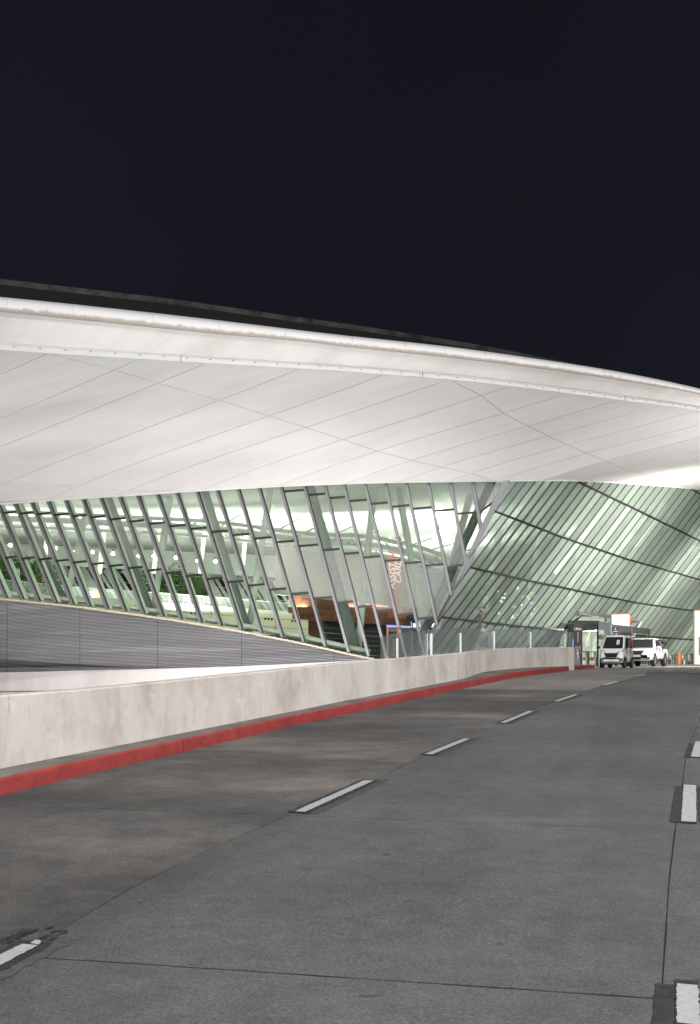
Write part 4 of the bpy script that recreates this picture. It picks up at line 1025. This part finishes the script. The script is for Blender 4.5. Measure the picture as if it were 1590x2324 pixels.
def wheel(parent, x, y, r, w):
    s = 1 if y > 0 else -1
    t = MB(); prof = [(-w/2, r*.62), (-w/2, r*.93), (-w*.3, r), (w*.3, r), (w/2, r*.93), (w/2, r*.62)]
    seg = 24; rr = [[Vector((x + q * math.cos(2*math.pi*k/seg), y + o_, r + q * math.sin(2*math.pi*k/seg))) for k in range(seg + 1)] for o_, q in prof]
    t.sheet(rr); t.add([Vector((x + r*.62 * math.cos(2*math.pi*k/seg), y + s*w*.1, r + r*.62*math.sin(2*math.pi*k/seg))) for k in range(seg)], [tuple(range(seg))])
    wo_ = t.out('wheel', M['tyre'], parent, True)
    b = MB()
    for k in range(5):
        a = 2 * math.pi * k / 5; c_ = Vector((x, y + s * w * .42, r)); d_ = Vector((math.cos(a), 0, math.sin(a)))
        b.bar(c_ + d_ * r * .08, c_ + d_ * r * .62, r * .2, .02, Vector((0, 1, 0)), b_w=r * .3)
    b.tube([Vector((x, y + s*w*.36, r)), Vector((x, y + s*w*.46, r))], r * .16, 12)
    rg = [[Vector((x + q*r*math.cos(2*math.pi*k/seg), y + s*w*.44, r + q*r*math.sin(2*math.pi*k/seg))) for k in range(seg + 1)] for q in (.56, .66)]
    b.sheet(rg); b.out('rim', M['rim'], wo_)
def quadwin(name, c, mt, parent, off=.012, u0=0, u1=1, v0=0, v1=1, th=.01):
    c = [Vector(p) for p in c]; n = (c[1] - c[0]).cross(c[3] - c[0]).normalized()
    def bi(u, v): return c[0].lerp(c[1], u).lerp(c[3].lerp(c[2], u), v) + n * off
    return MB().slab([[bi(u0, v0), bi(u1, v0)], [bi(u0, v1), bi(u1, v1)]], -n * th).out(name, mt, parent)
def arch(parent, x, y, r):
    s = 1 if y > 0 else -1; seg = 16
    rr = [[Vector((x + q * math.cos(math.pi * k / seg), y + s * .004, r * .9 + q * math.sin(math.pi * k / seg))) for k in range(seg + 1)] for q in (r * .9, r * 1.22)]
    MB().sheet(rr).out('wheel_arch', M['plastic'], parent)
# small electric van
los = math.atan2(1403 - 795, F); ang = math.pi * 1.5 - (los + R(12))
vc = Vector((12.95, 53.4, gz(53.4)))
van = tag(empty('electric_van', vc, ang), 'tiny white electric van with amber red roof beacon parked at the kerb end', 'van'); van.scale = (1, .93, 1)
lower = [(1.30, .5, .3, .5, 0), (1.27, .56, .24, .68, .03), (1.18, .6, .22, .82, .05), (.98, .61, .22, .93, .05), (.7, .62, .22, .97, .04), (0, .62, .22, .97, .03), (-1.15, .62, .22, .97, .03), (-1.28, .58, .26, .93, .05)]
loft(lower).out('body', M['carwhite'], van, True)
gb = [(.98, .585, .9), (-1.26, .585, .9)]; gt = [(.42, .5, 1.55), (-1.1, .5, 1.55)]
A, B_, C_, D_ = Vector((1.0, -.585, .9)), Vector((1.0, .585, .9)), Vector((.45, .5, 1.53)), Vector((.45, -.5, 1.53))
A2, B2_, C2, D2 = Vector((-1.24, -.585, .9)), Vector((-1.24, .585, .9)), Vector((-1.12, .5, 1.53)), Vector((-1.12, -.5, 1.53))
MB().hexa([A, B_, B2_, A2, D_, C_, C2, D2]).out('cabin', M['carwhite'], van, bevel=.05, seg=3)
MB().box(-1.1, .4, -.47, .47, 1.53, 1.575).out('roof_panel', M['carwhite'], van, bevel=.02)
quadwin('windscreen', [A, B_, C_, D_], M['carglass'], van, .008, .06, .94, .06, .93)
quadwin('side_window', [B_, B2_, C2, C_], M['carglass'], van, .008, .13, .5, .12, .86)
quadwin('side_window', [B_, B2_, C2, C_], M['carglass'], van, .008, .55, .92, .12, .86)
quadwin('side_window', [A2, A, D_, D2], M['carglass'], van, .008, .5, .87, .12, .86)
quadwin('window_sticker', [B_, B2_, C2, C_], mat('red_white_sticker', (.5, .06, .08), .5), van, .016, .6, .8, .25, .75)
quadwin('windscreen_sticker', [A, B_, C_, D_], M['plate'], van, .014, .64, .78, .35, .7)
MB().hexa([Vector(v_) for v_ in [(1.26, -.26, .5), (1.26, .26, .5), (1.2, .26, .5), (1.2, -.26, .5), (1.235, -.38, .72), (1.235, .38, .72), (1.1, .38, .72), (1.1, -.38, .72)]]).xf(Matrix.Translation((.045, 0, 0))).out('grille', M['plastic'], van, bevel=.02)
MB().box(1.3, 1.325, -.24, .24, .6, .625).out('grille_bar', M['chrome'], van)
for s_ in (-1, 1):
    MB().hexa([Vector((x_, s_ * y_v, z_)) for x_, y_v, z_ in [(1.27, .3, .68), (1.1, .6, .74), (1.0, .55, .74), (1.1, .3, .68), (1.25, .32, .78), (1.07, .6, .85), (1.0, .55, .85), (1.1, .3, .78)]]).out('headlight', M['headlamp'], van, bevel=.01)
    MB().box(1.18, 1.29, s_ * .5 - .07, s_ * .5 + .07, .32, .47).out('fog_light', M['plastic'], van, bevel=.03)
    MB().box(.86, .98, s_ * .72 - .08, s_ * .72 + .08, .93, 1.05).out('mirror', M['plastic'], van, bevel=.03)
    for x_ in (.87, -.85): arch(van, x_, s_ * .612, .27); wheel(van, x_, s_ * .56, .26, .14)
    MB().box(.2, .32, s_ * .625, s_ * .65, .78, .82).out('door_handle', M['plastic'], van)
    MB().box(.498, .506, s_ * .6, s_ * .626, .3, .95).box(-.4, -.392, s_ * .6, s_ * .626, .3, .95).box(.46, .54, s_ * .6, s_ * .635, .66, .74).box(.46, .54, s_ * .6, s_ * .635, .4, .48).out('door_seam', M['plastic'], van)
MB().box(1.26, 1.33, -.42, .42, .3, .42).out('bumper', M['carwhite'], van, bevel=.03)
MB().box(1.325, 1.335, -.16, .16, .31, .38).out('number_plate', M['plate'], van)
MB().box(-1.2, 1.15, -.5, .5, .16, .28).out('underbody', M['plastic'], van)
MB().tube([(-.1, .1, 1.57), (-.1, .1, 1.63), (-.1, .1, 1.68), (-.1, .1, 1.7)], [.07, .075, .05, .01], 12).out('beacon', M['beacon'], van, True)
# pickup
los = math.atan2(1450 - 795, F); ang = math.pi * 1.5 - (los + R(12.5))
fw = Vector((math.cos(ang), math.sin(ang), 0))
pc = D(1447, 1500, 65.5) - fw * 2.3; pc.z = gz(pc.y)
pk = tag(empty('pickup_truck', pc, ang), 'silver white double cab pickup truck standing just behind the small van', 'pickup truck')
pr = [(2.5, .66, .45, .72, 0), (2.46, .78, .36, .9, .03), (2.3, .87, .33, .98, .05), (1.9, .9, .33, 1.06, .06), (1.25, .9, .35, 1.14, .06), (.5, .9, .35, 1.13, .03), (-2.4, .9, .38, 1.12, .02), (-2.52, .87, .42, 1.08, .02)]
loft(pr, 20).out('body', M['carsilver'], pk, True)
A, B_, C_, D_ = Vector((1.38, -.83, 1.07)), Vector((1.38, .83, 1.07)), Vector((.68, .66, 1.7)), Vector((.68, -.66, 1.7))
A2, B2_, C2, D2 = Vector((-.95, -.83, 1.07)), Vector((-.95, .83, 1.07)), Vector((-.7, .66, 1.7)), Vector((-.7, -.66, 1.7))
MB().hexa([A, B_, B2_, A2, D_, C_, C2, D2]).out('cab', M['carsilver'], pk, bevel=.06, seg=3)
quadwin('windscreen', [A, B_, C_, D_], M['carglass'], pk, .008, .05, .95, .08, .92)
quadwin('side_window', [B_, B2_, C2, C_], M['carglass'], pk, .008, .2, .53, .1, .86); quadwin('side_window', [B_, B2_, C2, C_], M['carglass'], pk, .008, .57, .9, .1, .86)
quadwin('side_window', [A2, A, D_, D2], M['carglass'], pk, .008, .1, .43, .1, .86); quadwin('side_window', [A2, A, D_, D2], M['carglass'], pk, .008, .47, .8, .1, .86)
MB().hexa([Vector(v_) for v_ in [(2.53, -.3, .72), (2.53, .3, .72), (2.4, .3, .72), (2.4, -.3, .72), (2.48, -.46, .95), (2.48, .46, .95), (2.35, .46, .95), (2.35, -.46, .95)]]).out('grille', M['plastic'], pk, bevel=.02)
MB().tube([(2.53, 0, .85), (2.55, 0, .85)], .07, 14).out('badge', M['chrome'], pk)
MB().box(2.5, 2.535, -.24, .24, .58, .69).out('number_plate', M['plate'], pk)
MB().box(2.46, 2.52, -.28, .28, .42, .56).out('lower_intake', M['plastic'], pk, bevel=.02)
MB().box(-2.3, 2.2, -.7, .7, .3, .42).out('underbody', M['plastic'], pk)
for s_ in (-1, 1):
    MB().hexa([Vector((x_, s_ * y_v, z_)) for x_, y_v, z_ in [(2.48, .5, .78), (2.2, .885, .84), (2.0, .8, .84), (2.3, .5, .78), (2.42, .52, .9), (2.12, .86, 1.0), (2.0, .8, 1.0), (2.25, .5, .9)]]).out('headlight', M['headlamp'], pk, bevel=.02)
    MB().box(2.36, 2.5, s_ * .62 - .17, s_ * .62 + .17, .44, .56).out('fog_light', M['plastic'], pk, bevel=.03)
    MB().box(1.05, 1.2, s_ * 1.0 - .12, s_ * 1.0 + .12, 1.05, 1.22).out('mirror', M['carsilver'], pk, bevel=.04)
    for x_ in (1.55, -1.5): arch(pk, x_, s_ * .9, .4); wheel(pk, x_, s_ * .8, .37, .25)
    MB().box(.15, .35, s_ * .9, s_ * .93, .95, 1.0).box(-.65, -.45, s_ * .9, s_ * .93, .95, 1.0).out('door_handle', M['plastic'], pk)
    MB().box(.06, .068, s_ * .88, s_ * .905, .45, 1.1).box(.96, .968, s_ * .88, s_ * .905, .45, 1.1).box(-.8, -.792, s_ * .88, s_ * .905, .4, 1.1).out('door_seam', M['plastic'], pk)
    MB().box(-.9, 1.1, s_ * .86, s_ * .96, .36, .42).out('side_step', M['chrome'], pk)
MB().hexa([Vector(v_) for v_ in [(-.8, -.8, 1.5), (-.8, .8, 1.5), (-2.6, .85, 1.38), (-2.6, -.85, 1.38), (-.8, -.8, 1.62), (-.8, .8, 1.62), (-2.6, .85, 1.42), (-2.6, -.85, 1.42)]]).out('bed_cover', M['plastic'], pk, bevel=.03)
for s_ in (-1, 1): MB().tube([(-1.6, s_ * .8, 1.1), (-2.2, s_ * .8, 1.42)], .015, 6).out('cover_strut', M['plastic'], pk)
MB().box(-2.3, -1.0, -.75, .75, 1.1, 1.115).out('bed_floor', M['plastic'], pk)

# ------------------------------------------------------------------ signs and street furniture
def at_ground(px, Y): return Vector(((px - 795) / F * Y, Y, gz(Y)))
t = tag(empty('sign_pillar', at_ground(1313, 58)), 'tall charcoal sign pillar with white lettering at the end of the parapet wall', 'sign')
h_ = D(0, 1412, 58).z - gz(58)
MB().box(-.21, .2, 0, .16, 0, h_).out('pillar_face', M['signblack'], t, bevel=.01); MB().box(.203, .235, 0, .16, 0, h_).out('pillar_edge', M['rust'], t)
text('Uber', .19, Matrix.Translation((-.01, -.01, h_ - .36)) @ RXX, M['white'], t)
MB().box(-.012, .004, -.006, -.001, h_ * .56, h_ * .78).out('print_line', M['white'], t)
MB().box(-.16, .14, -.006, -.001, h_ * .35, h_ * .47).out('print_picture', M['display'], t); MB().box(-.18, .17, -.006, -.001, h_ * .32, h_ * .335).box(-.18, .1, -.006, -.001, h_ * .29, h_ * .3).out('print_text', M['plate'], t)
def totem(px, Y, w, top, label, extra):
    p = at_ground(px, Y); t = tag(empty('totem', p), label, 'totem'); h_ = D(0, top, Y).z - p.z
    MB().box(-w / 2, w / 2, 0, .35, 0, h_).out('totem_face', M['totem'], t, bevel=.08, seg=3)
    MB().box(-w / 2 + .06, w / 2 + .09, .03, .45, 0, h_ + .05).out('totem_edge', M['totemedge'], t, bevel=.08, seg=3)
    MB().box(-w * .32, w * .25, -.006, -.001, h_ * .1, h_ * .55).out('service_panel', M['totem'], t)
    MB().box(-w * .33, w * .26, -.003, .001, h_ * .55, h_ * .556).out('panel_joint', M['rust'] if 0 else M['strut'], t)
    if extra:
        MB().box(-w * .25, w * .45, -.03, -.002, h_ * .18, h_ * .52).out('poster_case', M['darksteel'], t); MB().box(-w * .2, w * .4, -.04, -.031, h_ * .2, h_ * .5).out('poster', M['display'], t)
    return t
totem(1409.5, 75, 1.28, 1394, 'cream totem with orange edge standing behind the small van', False)
totem(1600, 88, 1.65, 1386, 'tall white totem with framed poster at the right edge of the forecourt', True)
t = tag(empty('accessibility_sign', at_ground(1388, 62)), 'navy blue accessibility sign on a short pole above the small van', 'sign')
h_ = D(0, 1432, 62).z - gz(62)
MB().box(-.02, .03, 0, .04, 0, h_ + .35).out('sign_pole', M['steel'], t)
MB().box(.04, .46, 0, .03, h_ - .1, h_ + .22).out('sign_face', M['navy'], t, bevel=.01)
MB().tube([(.24, -.01, h_ + .17), (.24, -.012, h_ + .172)], .02, 8).bar((.24, -.01, h_ + .14), (.24, -.01, h_ + .07), .02, .005).bar((.24, -.01, h_ + .08), (.29, -.01, h_ + .05), .02, .005).bar((.24, -.01, h_ + .1), (.2, -.01, h_ + .04), .015, .005).out('wheelchair_symbol', M['white'], t)
MB().box(.1, .4, -.006, -.001, h_ - .04, h_ - .015).out('sign_text', M['white'], t)
proto = None
BL = [(1311, 56, .95, 'charcoal sign pillar, nearest the parapet wall'), (1334, 80, .98, 'luggage trolleys left of the entrance corner'), (1354, 79, .98, 'dark corner post of the entrance'),
      (1507, 105, .92, 'rear of the pickup truck'), (1520.5, 107, .95, 'two dark stools'), (1535.5, 104, .93, 'orange bin on its left side'), (1549.5, 105, .95, 'orange bin on its right side'), (1563.5, 106, .92, 'person in blue, on the left'), (1577, 103, .93, 'person in blue, on the right')]
for i, (px, Y, h_, where) in enumerate(BL):
    if proto is None:
        proto = empty('bollard'); o = proto
        MB().tube([(0, 0, 0), (0, 0, .9), (0, 0, .97), (0, 0, 1.0)], [.16, .16, .145, .08], 16).out('bollard_post', M['bollard'], o, True); MB().tube([(0, 0, .84), (0, 0, .86)], .163, 16).out('bollard_ring', M['darksteel'], o)
    else: o = copy_tree(proto)
    o.location = at_ground(px, Y); o.scale = (1, 1, h_)
    tag(o, 'grey steel bollard beside the ' + where, 'bollard', 'steel bollards along the forecourt')
# luggage trolleys
tr = None
for i, px in enumerate((1330, 1341, 1348, 1364)):
    if tr is None:
        o = tr = empty('luggage_trolley')
        f_ = MB()
        for s_ in (-.26, .26): f_.tube([(s_, 0, .12), (s_, .05, .6), (s_, .1, 1.0)], .016, 6).tube([(s_, 0, .12), (s_ * .6, -.75, .12)], .016, 6)
        f_.tube([(-.26, .05, .6), (.26, .05, .6)], .014, 6); f_.out('trolley_frame', M['steel'], o)
        MB().box(-.3, .3, .07, .13, .98, 1.04).out('trolley_handle', M['plastic'], o, bevel=.01)
        MB().box(-.22, .22, -.7, -.02, .13, .15).out('trolley_deck', M['steel'], o)
        for wx, wy in ((-.24, 0), (.24, 0), (0, -.7)): MB().tube([(wx - .02, wy, .06), (wx + .02, wy, .06)], .06, 10).out('trolley_wheel', M['tyre'], o)
        MB().box(-.2, .2, .03, .04, .35, .6).out('trolley_panel', M['banner'], o)
    else: o = copy_tree(tr)
    o.location = at_ground(px, 82 + .5 * i); o.rotation_euler = (0, 0, R(-20 + 8 * i))
    tag(o, ['steel luggage trolley directly right of the charcoal sign pillar', 'steel luggage trolley between the two bollards in front of the entrance', 'steel luggage trolley touching the bollard by the entrance corner', 'steel luggage trolley right of the dark corner post, beside the van'][i], 'luggage trolley', 'luggage trolleys by the entrance')
# stools
so = None
for i, px in enumerate((1514, 1528)):
    if so is None:
        o = so = empty('bar_stool')
        MB().box(-.24, .24, -.24, .24, .5, .56).out('seat', M['plastic'], o); MB().box(-.24, .24, .2, .24, .75, .92).out('backrest', M['plastic'], o)
        for a in (-.22, .22):
            for c_ in (-.22, .22): MB().box(a - .02, a + .02, c_ - .02, c_ + .02, 0, .5 if c_ < 0 else .9).out('leg', M['plastic'], o)
        MB().box(-.22, .22, -.23, -.21, .2, .23).out('footrest', M['plastic'], o)
    else: o = copy_tree(so)
    o.location = at_ground(px, 110); o.rotation_euler = (0, 0, R(5 + 25 * i))
    tag(o, ['black metal chair just right of the pickup truck', 'black metal chair between a bollard and the orange bin'][i], 'chair', 'black chairs on the forecourt')
t = tag(empty('orange_bin', at_ground(1541.8, 103)), 'upright orange bin with grey side between two bollards', 'bin')
MB().box(-.17, .17, -.15, .15, 0, 1.0).out('bin_body', M['orange'], t, bevel=.03); MB().box(.172, .24, -.15, .15, .6, .98).out('bin_flap', M['plastic'], t); MB().box(-.18, .18, -.16, .16, 1.0, 1.03).out('bin_lid', M['totemedge'], t)
t = tag(empty('fire_extinguisher', at_ground(1553.8, 103)), 'small white cylinder with red cap on the ground right of the orange bin', 'extinguisher')
MB().tube([(0, 0, 0), (0, 0, .32), (0, 0, .38)], [.075, .075, .03], 12).out('cylinder_body', M['plate'], t, True); MB().tube([(0, 0, .38), (0, 0, .45)], .06, 10).out('cap', M['extred'], t)
t = tag(empty('planter', at_ground(1584, 105)), 'low dark green planter box beside the tall white totem', 'planter')
MB().box(-.5, .5, -.2, .2, 0, .35).out('planter_box', mat('dark_green_planter', (.03, .06, .04), .7), t, bevel=.02)
b = MB()
for _ in range(160):
    p = Vector((random.uniform(-.45, .45), random.uniform(-.18, .18), .35)); q = p + Vector((random.uniform(-.08, .08), random.uniform(-.08, .08), random.uniform(.08, .22)))
    b.add([p - Vector((.012, 0, 0)), p + Vector((.012, 0, 0)), q], [(0, 1, 2)])
b.out('planting', M['leaf'], t)
